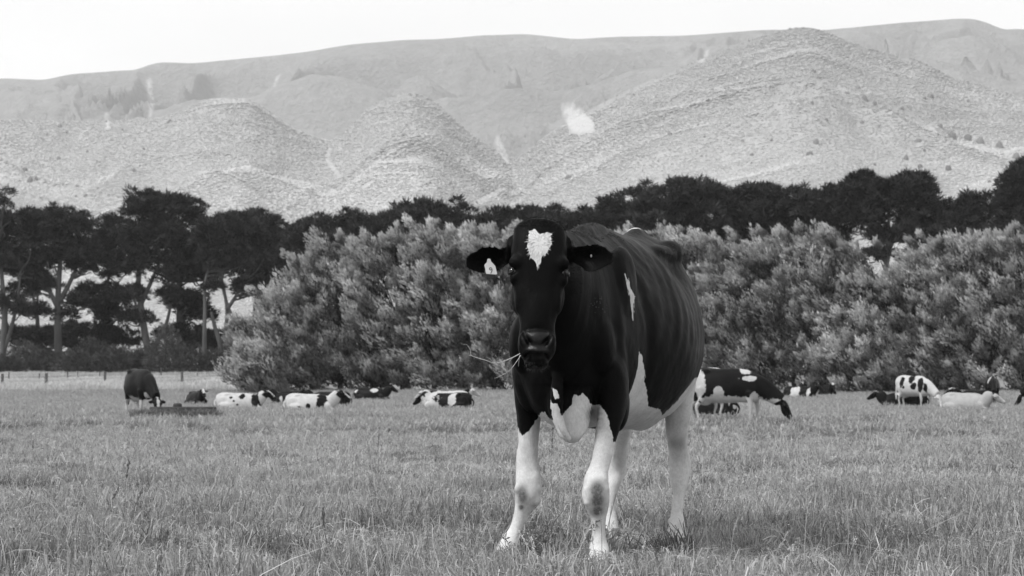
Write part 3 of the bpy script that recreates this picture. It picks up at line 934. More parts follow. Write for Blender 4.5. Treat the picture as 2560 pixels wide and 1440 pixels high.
chest = crop2([(100, 415), (130, 425), (150, 455), (172, 505), (210, 482), (245, 440), (272, 392), (300, 347), (325, 350), (345, 378), (378, 408), (368, 330), (358, 255), (368, 285), (408, 290), (424, 335), (440, 375), (468, 335), (500, 300),
               (512, 250), (522, 228), (545, 242), (577, 222), (607, 240), (617, 278), (642, 300), (692, 298), (722, 332), (747, 375), (752, 415), (762, 470), (778, 510), (785, 545), (803, 553), (900, 560), (900, 1500), (-60, 1500), (-60, 420)])
sliver = crop2([(372, 188), (392, 195), (412, 210), (417, 250), (400, 262), (385, 235)])
front = ls < .30
head = HEADM | (co[:, 1] < 8.28)
coat = np.full(len(co), -1.0)
hb = (poly_sd(px, py, heart) - 1.6) / 645.0 * 1.8
coat = np.where(head & (hn_ > .0), hb, coat)
cf = np.maximum(poly_sd(px, py, chest), poly_sd(px, py, sliver)) / 600.0
coat = np.where(~head & front & (lz < .80), cf, coat)
cb = np.maximum(poly_sd(px, py, flank), poly_sd(px, py, stripe)) / 545.0
coat = np.where(~head & ~front, cb, coat)
st = poly_sd(px, py, stripe) / 560.0
coat = np.where(~head & (lz > .80) & (ls > .02), np.where(ls > .30, np.maximum(cb, st), st), coat)
# white saddle spot over the loin, beyond the spine
q = np.array([ls - 1.33, ll + .05, (lz - 1.47)]) / np.array([[.12], [.075], [.06]])
coat = np.maximum(coat, np.where(~head, (1 - np.sqrt((q ** 2).sum(0))) * .06, -1))
# far side: lower half of the belly white
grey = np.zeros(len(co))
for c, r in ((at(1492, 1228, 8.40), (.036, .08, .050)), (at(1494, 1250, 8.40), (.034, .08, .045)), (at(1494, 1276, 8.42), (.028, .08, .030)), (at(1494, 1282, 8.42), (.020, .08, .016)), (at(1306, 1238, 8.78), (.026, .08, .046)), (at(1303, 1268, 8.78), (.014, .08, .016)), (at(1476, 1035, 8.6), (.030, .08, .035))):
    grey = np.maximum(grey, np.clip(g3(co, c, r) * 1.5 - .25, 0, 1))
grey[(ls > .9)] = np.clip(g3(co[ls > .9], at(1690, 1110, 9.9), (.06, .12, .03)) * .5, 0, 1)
skin = np.clip(np.minimum((ht_ - .452) / .012, 1) * (hn_ > -.02) * np.clip((.565 - ht_) / .01, 0, 1) * HEADM, 0, 1) * np.clip((.062 - np.abs(hx_)) / .012, 0, 1)
body = mesh_obj('body', to_local(co), F, M_COAT, cow)
set_attr(body.data, 'coat', coat)
set_attr(body.data, 'grey', grey)
set_attr(body.data, 'skin', skin)

def local_parts(name, build, mat, parent, smooth=True):
    p = Parts(); build(p)
    V, Fa = p.arrays()
    return mesh_obj(name, to_local(V), Fa, mat, parent, smooth)

for sg, E in EYES:
    e = local_parts('eye', lambda p: p.ell(E, (.0195, .0195, .0195), HX, 16, 24), M_EYE, cow)
    def lids(p):
        for up in (-1, 1):
            pts = []
            for k in range(9):
                a = math.pi * k / 8
                out = (hn * .55 + hx * sg * .83)
                tan = np.cross(out, hd)
                pts.append(E + out * .0145 + tan * (math.cos(a) * .0175) + hd * (up * math.sin(a) * .0100) - out * (.005 * abs(math.cos(a))))
            p.tube(pts, [.003, .004, .0045, .005, .005, .005, .0045, .004, .003], m=10)
    local_parts('eyelid', lids, M_LID, e)

# hair: short strands as thin blades, grouped by place
def strands(name, roots, dirs, lens, width, mat, parent, bend=0.3):
    roots, dirs = np.asarray(roots), np.asarray(dirs)
    n = len(roots)
    side = np.cross(dirs, RNG.normal(size=(n, 3))); side /= np.linalg.norm(side, axis=1)[:, None] + 1e-9
    L = np.asarray(lens)[:, None]
    b = RNG.normal(size=(n, 3)) * bend
    mid = roots + dirs * L * .55 + b * L * .12
    tip = roots + dirs * L + b * L * .4 - np.array([0, 0, 1]) * L * .12
    V = np.stack([roots - side * width, roots + side * width, mid + side * width * .7, mid - side * width * .7, tip], 1).reshape(-1, 3)
    i = np.arange(n)[:, None] * 5
    return mesh_obj(name, to_local(V), [i + np.array([[0, 1, 2, 3]]), i + np.array([[3, 2, 4]])], mat, parent, False)

def pick(mask, n):
    idx = np.nonzero(mask)[0]
    return RNG.choice(idx, min(n, len(idx)), replace=len(idx) < n)
# poll tuft
i = pick((ht_ < .05) & HEADM & (hn_ > -.06), 2600)
dd = nr[i] * .45 + hx * np.sign(hx_[i])[:, None] * .15 + hd * .35 + RNG.normal(size=(len(i), 3)) * .22
dd /= np.linalg.norm(dd, axis=1)[:, None]
tuft = strands('poll_tuft', co[i], dd, RNG.uniform(.005, .012, len(i)), .0007, M_HAIR, cow)
# white forehead hair: a whorl combed outwards
i = pick((coat > .0005) & head & (hn_ > .03) & (ht_ < .30) & HEADM, 420)
cx = co[i] - H(.125, 0, .08)
rad = cx - nr[i] * (cx * nr[i]).sum(1)[:, None]
rad /= np.linalg.norm(rad, axis=1)[:, None] + 1e-6
dd = nr[i] * .16 + rad * .9 + hd * .20 + RNG.normal(size=(len(i), 3)) * .16
dd /= np.linalg.norm(dd, axis=1)[:, None]
strands('forehead_hair', co[i], dd, RNG.uniform(.008, .015, len(i)), .0012, M_HAIRW, cow)
# ear fringe
earm = (co[:, 1] < 8.34) & (np.abs(hx_) > .125) & (lz > 1.1)
i = pick(earm, 5200)
dd = nr[i] * .45 + hx * np.sign(hx_[i])[:, None] * .8 + Zup * -.15 + RNG.normal(size=(len(i), 3)) * .12
dd /= np.linalg.norm(dd, axis=1)[:, None]
strands('ear_hair', co[i], dd, RNG.uniform(.004, .009, len(i)), .0006, M_HAIR, cow)
# whiskers on the chin
i = pick((ht_ > .568) & HEADM, 110)
dd = nr[i] * .7 + hd * .55 + RNG.normal(size=(len(i), 3)) * .25
dd /= np.linalg.norm(dd, axis=1)[:, None]
strands('whiskers', co[i], dd, RNG.uniform(.006, .016, len(i)), .0006, simple_mat('grey_whisker', .035, .5, .4), cow)
# ridge hair on neck and withers
i = pick((lz > 1.36) & (ls > -.1) & (ls < .6) & (nr[:, 2] > .75), 2600)
dd = nr[i] * .6 + U * .5 + RNG.normal(size=(len(i), 3)) * .2
dd /= np.linalg.norm(dd, axis=1)[:, None]
strands('withers_hair', co[i], dd, RNG.uniform(.004, .010, len(i)), .0006, M_HAIR, cow)

# hooves
for q in (LF, RF, LH, RH):
    a = np.array(q[-1]); base = at(a[0], a[1], a[2])
    def hoof(p, base=base, a=a):
        for sg in (-1, 1):
            c = base + np.array([sg * .026, -.012, 0])
            p.loft([c + np.array([0, .015, .040]), c + np.array([0, .005, .018]), c + np.array([0, 0, -.012])], np.array([1., 0, 0]), np.array([0, 1., 0]), [.022, .026, .029], [.045, .05, .055], [.05, .062, .072], 2.3, n=8, m=16)
    local_parts('hoof', hoof, M_HOOF, cow)

# tail hanging behind, its switch showing between the legs
def tail_b(p):
    p.tube([S(1.80, .0, 1.30), S(1.87, .0, 1.18), S(1.88, -.01, 1.0), S(1.86, -.02, .80), at(1556, 1095, 10.62), at(1552, 1130, 10.62)], [.035, .03, .022, .018, .016, .02])
tl = local_parts('tail', tail_b, M_HAIR, cow)
r0 = at(1552, 1112, 10.62)
n = 900
f_ = RNG.uniform(0, 1, n)
rr = r0 + RNG.normal(size=(n, 3)) * (.013, .013, .0) * (1 - .5 * f_)[:, None] + np.array([0, 0, -1.]) * (f_ * .07)[:, None]
dd = np.array([.02, 0, -1.]) + RNG.normal(size=(n, 3)) * .05
sw = strands('tail_switch', rr, dd, RNG.uniform(.03, .07, n), .0016, M_HAIR, tl, .12)

# ear tag with the number 9
def slab(name, pts, mat, parent, th, frame, rnd=None):
    """flat outline in a frame (origin, x, y, normal) with thickness"""
    o, ax, ay, an = frame
    P = np.array([o + ax * a + ay * b for a, b in pts])
    k = len(P)
    V = np.vstack([P - an * th / 2, P + an * th / 2])
    bm = bmesh.new()
    vs = [bm.verts.new(v) for v in to_local(V)]
    bm.faces.new(vs[:k][::-1]); bm.faces.new(vs[k:])
    for i_ in range(k):
        bm.faces.new((vs[i_], vs[(i_ + 1) % k], vs[k + (i_ + 1) % k], vs[k + i_]))
    bmesh.ops.recalc_face_normals(bm, faces=bm.faces)
    me = bpy.data.meshes.new(name); bm.to_mesh(me); bm.free(); me.materials.append(mat)
    return link(bpy.data.objects.new(name, me), parent)
def tagframe(px_, py_, Y, ang, toward):
    o = at(px_, py_, Y); ca, sa = math.cos(ang), math.sin(ang)
    ax = np.array([ca, 0, -sa]); ay = np.array([sa, 0, ca]); ay = ay + np.array([0, .12, 0]); ay /= np.linalg.norm(ay)
    an = np.cross(ax, ay); an = an if an[1] < 0 else -an
    return (o, ax, ay, an)
# outline from the crop of the photograph: 8 px per photo px, 633 px per metre
def tg(L, cx_, cy_): return [((x - cx_) / 8 / 636.0, -(y - cy_) / 8 / 636.0) for x, y in L]
fr = tagframe(1140 + 690 / 8, 540 + 1020 / 8, 8.125, 0.0, 1)
outline = [(628, 862), (655, 850), (690, 862), (700, 905), (745, 955), (785, 1000), (800, 1060), (822, 1150), (815, 1168), (790, 1172), (612, 1160), (597, 1140), (585, 1060), (568, 985), (580, 960), (612, 935), (622, 900)]
tg_o = slab('ear_tag', tg(outline, 690, 1020), M_TAG, cow, .0022, fr)
# digit as a bent stroke
st_ = [(690, 1150), (706, 1128), (718, 1100), (722, 1070), (714, 1046), (696, 1034), (676, 1040), (668, 1058), (676, 1076), (694, 1080), (712, 1068)]
def digit(p):
    o, ax, ay, an = fr
    q = [o + ax * a + ay * b + an * .0017 for a, b in tg(st_, 690, 1020)]
    p.tube(q, [.0011] * len(q), n=40, m=8)
local_parts('digit_nine', digit, M_INK, tg_o)
fr2 = tagframe(1140 + 655 / 8, 540 + 1170 / 8, 8.165, 0.0, 1)
slab('back_tag', tg([(570, 1080), (760, 1085), (770, 1215), (745, 1245), (575, 1232), (553, 1200)], 655, 1170), M_TAGDARK, cow, .002, fr2)
local_parts('ear_stud', lambda p: p.ell(at(1240 + 1905 / 8, 540 + 800 / 8, 8.19), (.0035, .002, .006)), simple_mat('metal_stud', .25, .4, .5), cow)
# crumbs of mud on the neck and hip
def mud(p):
    rg = np.random.default_rng(5)
    cand = [(i_, x_, y_) for (X, Y_, sx, sy, n_) in ((1500, 762, 14, 12, 22), (1680, 632, 26, 20, 34)) for i_, x_, y_ in [(k, X + rg.normal() * sx, Y_ + rg.normal() * sy) for k in range(n_)]]
    vis = np.nonzero((nr[:, 1] < -.15) | (nr[:, 2] > .3))[0]
    for _, x_, y_ in cand:
        dd_ = (px[vis] - x_) ** 2 + (py[vis] - y_) ** 2 + (co[vis, 1] - 8.3) * 2.0
        j = vis[np.argmin(dd_)]
        r_ = rg.uniform(.0015, .0035)
        p.ell(co[j] + nr[j] * .001, (r_, r_, r_ * .7), None, 4, 6)
mf = local_parts('mud_flecks', mud, simple_mat('dry_mud', .10, .9, .2), cow)
mf['kind'] = 'stuff'

# stalks held in the mouth
def stalks(p):
    p.tube([at(1300, 884, 7.985), at(1283, 893, 7.98), at(1262, 902, 7.96), at(1237, 908, 7.95), at(1215, 901, 7.94), at(1195, 895, 7.94), at(1178, 888, 7.94), at(1176, 875, 7.94), at(1168, 862, 7.95)], [.0018, .0019, .0018, .0016, .0015, .0014, .0012, .0007, .0004], n=60, m=7)
    p.tube([at(1302, 888, 7.985), at(1292, 903, 7.98), at(1275, 925, 7.97), at(1255, 938, 7.96), at(1236, 946, 7.96)], [.0013, .0012, .0011, .001, .0006], n=30, m=7)
    p.tube([at(1178, 889, 7.94), at(1170, 889, 7.94)], [.001, .0004], n=6, m=6)
    p.tube([at(1234, 908, 7.95), at(1226, 898, 7.95), at(1216, 892, 7.95)], [.0007, .0006, .0003], n=10, m=6)
    p.tube([at(1283, 893, 7.98), at(1275, 902, 7.98), at(1272, 907, 7.98), at(1275, 911, 7.98)], [.0008, .0008, .001, .0006], n=14, m=6)
    p.tube([at(1168, 862, 7.95), at(1158, 861, 7.95), at(1152, 858, 7.95)], [.0005, .0004, .0003], n=8, m=6)
    p.tube([at(1237, 908, 7.95), at(1233, 915, 7.95)], [.001, .0004], n=6, m=6)
    p.tube([at(1299, 888, 7.985), at(1297, 905, 7.985), at(1296, 916, 7.985)], [.0008, .0007, .0005], n=8, m=6)
q = Parts(); stalks(q); Vq, Fq = q.arrays()
o0 = at(1300, 884, 7.985)
stk = mesh_obj('grass_stalk', Vq - o0, Fq, M_STRAW, None)
stk.location = o0
tag(stk, 'pale forked dry grass stalk held in the mouth of the large cow', 'grass stalk')
# ------------------------------------------------------------------ trees
M_BARK = simple_mat('pale_bark', .11, .9, .15, 1.2, .35, .8, 6, 'Object', (1, 1, .25))
M_BARKD = simple_mat('dark_bark', .05, .9, .15, 2.0, .35, .8, 6, 'Object', (1, 1, .25))
M_PINE = foliage_mat('pine_needles', .003, .085, .06, .7, .1, .35, .1)
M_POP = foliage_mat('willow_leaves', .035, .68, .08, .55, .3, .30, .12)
M_SHRUB = foliage_mat('shrub_leaves', .03, .15, .2, .7, .2, .5, .1)

def unit(v):
    return v / (np.linalg.norm(v, axis=-1, keepdims=True) + 1e-9)

def blades_np(C, D, L, W, rng, curl=.15, N=None):
    """flat tapered leaves: centre base C, direction D, length L, width W -> V (n*4), quads"""
    n = len(C)
    side = unit(np.cross(D, rng.normal(size=(n, 3)) if N is None else N + rng.normal(size=(n, 3)) * .35))
    up = np.cross(side, D)
    L = np.asarray(L)[:, None]; W = np.asarray(W)[:, None]
    mid = C + D * L * .5 + up * L * curl * .5
    V = np.stack([C, mid + side * W * .5, C + D * L, mid - side * W * .5], 1).reshape(-1, 3)
    F = np.arange(n)[:, None] * 4 + np.array([[0, 1, 2, 3]])
    return V, F

def foliage_obj(name, V, F, tone, mat, parent, origin):
    me = mesh_np(name, V - origin, F, False, mat)
    set_attr(me, 'tone', tone)
    return link(bpy.data.objects.new(name, me), parent)

def branches_obj(name, paths, mat, parent, origin, m=7):
    p = Parts()
    for P, R in paths:
        p.tube(np.asarray(P) - origin, R, m=m, n=max(6, len(P) * 3))
    V, F = p.arrays()
    return mesh_obj(name, V, F, mat, parent)

# --- wind combed willow / poplar: lobes of many plume shaped shoots
def shoot_proto(rng, n=17):
    """unit shoot along +Z, length 1"""
    f = rng.uniform(0, 1, n) ** .8
    a = rng.uniform(0, 6.283, n)
    r = .26 * np.sin(np.pi * np.clip(.12 + f * .88, 0, 1)) ** .8 * rng.uniform(.2, 1, n) ** .5
    C = np.stack([np.cos(a) * r, np.sin(a) * r, f], -1)
    D = unit(np.stack([np.cos(a) * .42, np.sin(a) * .42, np.full(n, 1.0)], -1) + rng.normal(size=(n, 3)) * .28)
    V, F = blades_np(C, D, rng.uniform(.24, .40, n), rng.uniform(.09, .14, n), rng, .15, np.stack([np.cos(a), np.sin(a), np.zeros(n)], -1))
    return V, F

def place_many(protos, C, Z, S_, rng):
    """instances of the unit protos, +Z turned to direction Z, scaled"""
    Vs, Fs, T = [], [], []
    b = 0
    k = rng.integers(0, len(protos), len(C))
    for j, (V, F) in enumerate(protos):
        I = np.nonzero(k == j)[0]
        if not len(I): continue
        z = unit(Z[I]); x = unit(np.cross(z, rng.normal(size=(len(I), 3)))); y = np.cross(z, x)
        W = (V[None, :, 0, None] * x[:, None] + V[None, :, 1, None] * y[:, None] + V[None, :, 2, None] * z[:, None]) * S_[I][:, None, None] + C[I][:, None]
        nv = len(V)
        Fi = F[None] + (np.arange(len(I)) * nv)[:, None, None] + b
        Vs.append(W.reshape(-1, 3)); Fs.append(Fi.reshape(-1, F.shape[1]))
        T.append(np.repeat(np.clip(rng.normal(.5, .22, len(I)), 0, 1), nv))
        b += len(I) * nv
    return np.vstack(Vs), np.vstack(Fs), np.concatenate(T)

_r = np.random.default_rng(3)
SHOOTS = [shoot_proto(_r) for _ in range(10)]
WIND = np.array([-.45, -.1, .55])

def willow(px, Y, top_px, half_w, label, seed, group='leafy willows in the windbreak row', lobes=None, lean=0.0):
    rng = np.random.default_rng(seed)
    base = on_ground(px, Y)
    H_ = at(px, top_px, Y)[2] - base[2]
    t = empty('willow_tree', tuple(base), 0)
    tag(t, label, 'tree', group)
    nl = lobes or int(40 + half_w * H_ * 2.5)
    # lobe centres inside an upright egg, more of them outside and on the side of the light
    L = []
    for k in range(nl):
        h = rng.uniform(.0, .97) ** .9
        prof = math.sin(math.pi * min(1, max(0, .30 + h * .66))) ** .6
        a = rng.uniform(0, 6.283) if rng.uniform() < .35 else rng.uniform(math.pi, 2 * math.pi)
        rr = half_w * prof * (rng.uniform(0, 1) ** .35)
        L.append((math.cos(a) * rr + lean * h * H_, math.sin(a) * rr * .85, h * H_ * .93))
    for k in range(11):                         # leading plumes at the top
        L.append((rng.normal() * half_w * .45 + lean * H_, rng.normal() * half_w * .3, H_ * rng.uniform(.84, 1.0)))
    L = np.array(L)
    lr = rng.uniform(.36, .92, len(L))
    lr[-11:] *= .62
    lt = np.clip(rng.normal(.5, .22, len(L)), 0, 1)
    # leaves lie along the surface of each wind combed lobe
    ns = (150 + 190 * lr ** 2).astype(int)
    I = np.repeat(np.arange(len(L)), ns); n = len(I)
    a = rng.uniform(0, 6.283, n); c = rng.uniform(-.30, 1, n); s_ = np.sqrt(1 - c * c)
    N_ = np.stack([np.cos(a) * s_, np.sin(a) * s_, c], -1)
    ax_ = unit(np.array([-.55, -.10, .85]) + rng.normal(size=(len(L), 3)) * .22)[I]      # long axis of the plume
    bump = .80 + .34 * noise3(a * 1.3 + I * 3.1, c * 3.2, I * 1.7, seed)
    q = N_ * (lr[I] * bump * rng.uniform(.72, 1.05, n) ** .6)[:, None]
    q = q * .78 + ax_ * ((q * ax_).sum(1) * 1.35)[:, None]
    C = L[I] + q
    D = unit(N_ * .30 + ax_ * 1.0 + rng.normal(size=(n, 3)) * .25)
    V, F = blades_np(C, D, rng.uniform(.18, .38, n), rng.uniform(.05, .09, n), rng, .2, N_)
    # silvery leaf tone, with light painted on the upper left shoulder of each plume
    lit_side = np.clip((N_ @ unit(np.array([-.55, -.25, .80])) - .22) / .60, 0, 1)
    T_ = np.repeat(np.clip(lt[I] * .40 - .12 + lit_side * .85 * rng.uniform(.6, 1.1, n) + rng.uniform(-.08, .10, n), 0, 1), 4)
    V[:, 2] = np.maximum(V[:, 2], .03)
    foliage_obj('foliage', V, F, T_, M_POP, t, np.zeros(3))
    paths = [([(0, 0, -.2), (.05, 0, H_ * .3), (lean * H_ * .6, 0, H_ * .6), (lean * H_, 0, H_ * .9)], [.16, .13, .09, .03])]
    for q in L[rng.choice(len(L), min(16, len(L)), replace=False)]:
        h0 = max(.3, q[2] * .45)
        paths.append(([(0, 0, h0), (q[0] * .5, q[1] * .5, h0 + (q[2] - h0) * .6), tuple(q)], [.06, .045, .015]))
    branches_obj('trunk', paths, M_BARKD, t, np.zeros(3), 6)
    return t

WIL = [  # px of trunk, depth, top px, half width m, label
    (650, 134, 815, 1.9, 'low bushy pale willow at the open end of the windbreak, by the short rail'),
    (712, 137, 735, 2.2, 'pale willow second from the open end of the windbreak'),
    (778, 139, 655, 2.5, 'pale willow third from the open end of the windbreak, below the gap in the pines'),
    (850, 141, 592, 2.9, 'willow with blunt double top behind the lying white cow'),
    (930, 140, 600, 2.9, 'willow above the dark cow resting at the foot of the hedge'),
    (1005, 142, 578, 2.8, 'willow with a pointed light top between two broad ones'),
    (1085, 140, 566, 2.8, 'tall feathery willow above the pair of white lying cows'),
    (1160, 142, 562, 2.7, 'pale feathery willow above the tagged ear of the large cow'),
    (1235, 140, 560, 2.6, 'pale willow just beside the head of the large cow'),
    (1310, 142, 575, 2.8, 'willow partly hidden by the head of the large cow'),
    (1400, 142, 585, 2.8, 'willow hidden behind the neck of the large cow'),
    (1490, 142, 585, 2.8, 'willow hidden behind the shoulders of the large cow'),
    (1580, 142, 580, 2.8, 'willow behind the back of the large cow'),
    (1665, 141, 578, 2.9, 'willow showing over the hip of the large cow'),
    (1745, 139, 582, 2.9, 'pale willow touching the rump of the large cow'),
    (1830, 140, 590, 2.9, 'willow above the back of the grazing black cow'),
    (1905, 139, 610, 2.8, 'lower willow with a dark gap above it'),
    (1985, 140, 588, 2.8, 'willow with a tall notched crown over the grazing cow head'),
    (2065, 139, 572, 2.9, 'tallest pale willow in front of the open pine branches'),
    (2140, 140, 606, 2.5, 'willow sloping down beside the visible pine trunk'),
    (2195, 138, 690, 2.6, 'short willow in the dip where a pine trunk shows'),
    (2265, 140, 684, 2.6, 'short bright willow just past the dip in the hedge'),
    (2330, 138, 615, 2.8, 'rounded willow rising after the dip in the hedge'),
    (2400, 139, 590, 2.8, 'pale willow above the spotted standing cow'),
    (2475, 138, 600, 2.8, 'willow above the dark resting cow near the frame edge'),
    (2550, 139, 572, 2.9, 'tall willow at the edge of the frame'),
    (2640, 139, 580, 2.9, 'willow standing just past the edge of the frame'),
]
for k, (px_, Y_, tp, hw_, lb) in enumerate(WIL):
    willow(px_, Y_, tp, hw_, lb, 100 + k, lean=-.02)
# a lower front skirt of the same hedge
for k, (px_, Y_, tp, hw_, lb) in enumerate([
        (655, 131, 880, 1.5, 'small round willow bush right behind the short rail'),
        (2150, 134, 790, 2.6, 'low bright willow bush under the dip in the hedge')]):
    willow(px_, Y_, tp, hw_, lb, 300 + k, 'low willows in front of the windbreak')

# --- macrocarpa-like pines: bare limbs carrying flat pads of needles
def tuft_proto(rng, n=7):
    a = rng.uniform(0, 6.283, n); c = rng.uniform(.1, 1, n); s_ = np.sqrt(1 - c * c)
    D = unit(np.stack([np.cos(a) * s_, np.sin(a) * s_, c + .25], -1))
    C = D * .12
    V, F = blades_np(C, D, rng.uniform(.7, 1.05, n), rng.uniform(.10, .18, n), rng, .1)
    return V, F
TUFTS = [tuft_proto(_r) for _ in range(8)]

def pine(px, Y, crown, trunk, label, seed, group, npads, fork=None, low=None, trunk_r=.42, mat=None):
    """crown: list of (px, py, rx_m, rz_m) masses of pads; trunk: list of (px, py)"""
    rng = np.random.default_rng(seed)
    base = on_ground(px, Y)
    t = empty('pine_tree', tuple(base), 0)
    tag(t, label, 'tree', group)
    tr = [at(a, b, Y) - base for a, b in trunk]
    tr[0][2] = -.3
    k = len(tr)
    paths = [(tr, list(np.linspace(trunk_r, trunk_r * .35, k)))]
    forks = [tr]
    for fk in (fork or []):
        fp = [at(a, b, Y) - base for a, b in fk]
        paths.append((fp, list(np.linspace(trunk_r * .62, trunk_r * .22, len(fp)))))
        forks.append(fp)
    allp = np.vstack([catmull(np.array(f), 24) for f in forks])
    pads = []
    tot = sum(c[2] * c[3] for c in crown)
    for (cx, cy, rx, rz) in crown:
        n = max(3, int(npads * 1.25 * rx * rz / tot))
        c0 = at(cx, cy, Y) - base
        for _ in range(n):
            a = rng.uniform(0, 6.283); q = rng.uniform(0, 1) ** .42 * 1.14
            b = rng.uniform(-.95, 1)
            s_ = math.sqrt(max(0, 1 - b * b))
            p = c0 + np.array([math.cos(a) * s_ * rx * q, math.sin(a) * s_ * rx * .75 * q, b * rz * 1.08 * q])
            pads.append((p, rng.uniform(.5, 1.15)))
    C, Z, S_ = [], [], []
    for p, r in pads:
        n = int(18 * r * r) + 8
        a = rng.uniform(0, 6.283, n); b = rng.uniform(-.35, 1, n); s_ = np.sqrt(1 - b * b)
        N_ = np.stack([np.cos(a) * s_, np.sin(a) * s_, b], -1)
        C.append(p + N_ * np.array([r, r, r * .75]) * rng.uniform(.55, 1, (n, 1)))
        Z.append(N_ * .7 + np.array([0, 0, .75]))
        S_.append(rng.uniform(.5, 1.0, n) * np.where(rng.uniform(0, 1, n) < .10, 1.22, 1.0))
        # limb from the nearest lower trunk point
        if rng.uniform() < .42:
            dd = np.linalg.norm(allp - p, axis=1) + np.where(allp[:, 2] > p[2] - .6, 30, 0)
            q = allp[np.argmin(dd)]
            mid = q * .45 + p * .55 + np.array([0, 0, -.25 * abs(p[0] - q[0]) * .5]) + rng.normal(size=3) * .3
            paths.append(([q, q * .7 + p * .3 + rng.normal(size=3) * .2, mid, p], [.15, .12, .09, .035]))
    V, F, T_ = place_many(TUFTS, np.vstack(C), np.vstack(Z), np.concatenate(S_), rng)
    foliage_obj('foliage', V, F, T_, mat or M_PINE, t, np.zeros(3))
    branches_obj('trunk', paths, M_BARK, t, np.zeros(3), 7)
    return t

GP = 'dark pines in the shelterbelt beyond the paddock'
# the open pines at the left, trunks in view
pine(8, 272, [(-60, 560, 5, 3.0), (0, 498, 1.0, .9), (5, 640, 4.0, 2.5), (15, 760, 3.5, 1.2)], [(5, 935), (8, 860), (12, 780), (5, 700), (0, 600)], 'dark pine with a pale forked trunk cut by the frame edge', 1, GP, 110, fork=[[(8, 880), (28, 820), (42, 760), (50, 690)]], trunk_r=.55)
pine(148, 275, [(60, 590, 3.6, 2.6), (125, 560, 4.2, 2.0), (185, 590, 2.8, 2.4), (60, 660, 3.0, 2.0), (150, 650, 4.0, 1.6), (205, 650, 2.2, 1.8), (90, 720, 3.2, .9), (190, 760, 2.6, .7), (145, 790, 2.2, .6)],
     [(146, 935), (146, 880), (144, 800), (146, 720), (150, 650), (140, 590)], 'broad domed pine with one straight pale trunk', 2, GP, 250, fork=[[(146, 760), (170, 715), (190, 670), (200, 620)], [(146, 770), (120, 720), (95, 660)]], trunk_r=.62)
pine(92, 290, [(80, 700, 2.5, 1.2), (70, 780, 2.2, 1.0), (60, 840, 3.0, 1.2), (110, 850, 3.0, 1.2), (190, 830, 2.2, .9), (200, 870, 2.4, 1.2)], [(95, 930), (95, 850), (92, 780), (78, 720), (75, 640)], 'thin twin-stemmed pine behind the domed one', 3, GP, 110, fork=[[(95, 860), (92, 790), (98, 700), (110, 640)]], trunk_r=.38)
pine(258, 284, [(285, 590, 2.3, 2.2), (250, 630, 2.4, 1.8), (290, 660, 2.8, 1.8), (240, 745, 3.2, 1.6), (280, 780, 3.2, 1.6), (235, 840, 3.4, 1.4), (290, 850, 3.2, 1.4), (255, 900, 3.0, .9)],
     [(258, 935), (256, 860), (262, 780), (270, 700), (285, 620)], 'shorter dense pine filling the gap, dark to the ground', 4, GP, 200, trunk_r=.4, mat=None)
pine(375, 276, [(350, 520, 1.8, 1.8), (400, 515, 2.6, 1.6), (455, 535, 2.8, 1.7), (350, 590, 2.8, 1.8), (420, 600, 3.6, 2.2), (330, 660, 2.8, 1.6), (430, 680, 2.8, 1.6), (320, 740, 2.4, .9), (440, 740, 2.4, 1.0), (345, 800, 1.8, .7)],
     [(374, 935), (372, 890), (362, 830), (352, 760), (346, 700), (360, 620), (385, 550)], 'tallest pine of the open group with a heap-shaped crown and leaning forked trunk', 5, GP, 290, fork=[[(375, 905), (388, 865), (412, 820), (425, 770), (430, 700)], [(352, 760), (380, 700), (400, 650)]], trunk_r=.6)
pine(457, 280, [(520, 600, 2.8, 2.4), (470, 650, 2.6, 2.0), (520, 680, 2.0, 1.6), (470, 760, 2.4, 1.4), (500, 790, 2.2, 1.0), (480, 850, 2.6, 1.2), (520, 850, 2.4, 1.2), (425, 830, 2.0, 1.0)],
     [(457, 935), (455, 860), (452, 780), (450, 700), (470, 630)], 'pine with the thickest dark trunk in the middle of the open group', 6, GP, 160, fork=[[(457, 870), (446, 810), (448, 740)]], trunk_r=.75)
pine(512, 268, [(545, 585, 2.6, 2.2), (560, 640, 2.6, 2.0), (530, 720, 1.2, .6)], [(511, 935), (511, 850), (512, 780), (514, 700), (535, 640)], 'slender single-stemmed pine beside the leaning fork', 7, GP, 100, trunk_r=.34)
pine(556, 276, [(600, 590, 3.0, 2.4), (625, 650, 3.2, 2.2), (575, 660, 2.6, 1.6), (640, 720, 2.2, 1.0)], [(556, 935), (553, 870), (538, 820), (528, 780)], 'pine with a bare trunk forked low like the letter V', 8, GP, 150,
     fork=[[(556, 860), (566, 810), (566, 760), (556, 700), (552, 660)], [(590, 850), (582, 800), (568, 760), (552, 700), (545, 660)], [(566, 775), (590, 740), (602, 705)]], trunk_r=.5)
pine(660, 284, [(640, 575, 2.8, 1.8), (690, 590, 2.6, 2.0), (655, 640, 3.2, 2.4), (700, 680, 2.6, 2.2), (650, 720, 2.8, 1.6), (690, 760, 1.8, .8), (600, 850, 2.4, 1.6), (560, 880, 2.0, 1.0)], [(640, 935), (638, 850), (640, 760), (655, 690), (665, 620)], 'broad dense pine whose crown leans over the end of the willows', 9, GP, 220, fork=[[(638, 800), (660, 740), (690, 690)]], trunk_r=.5)
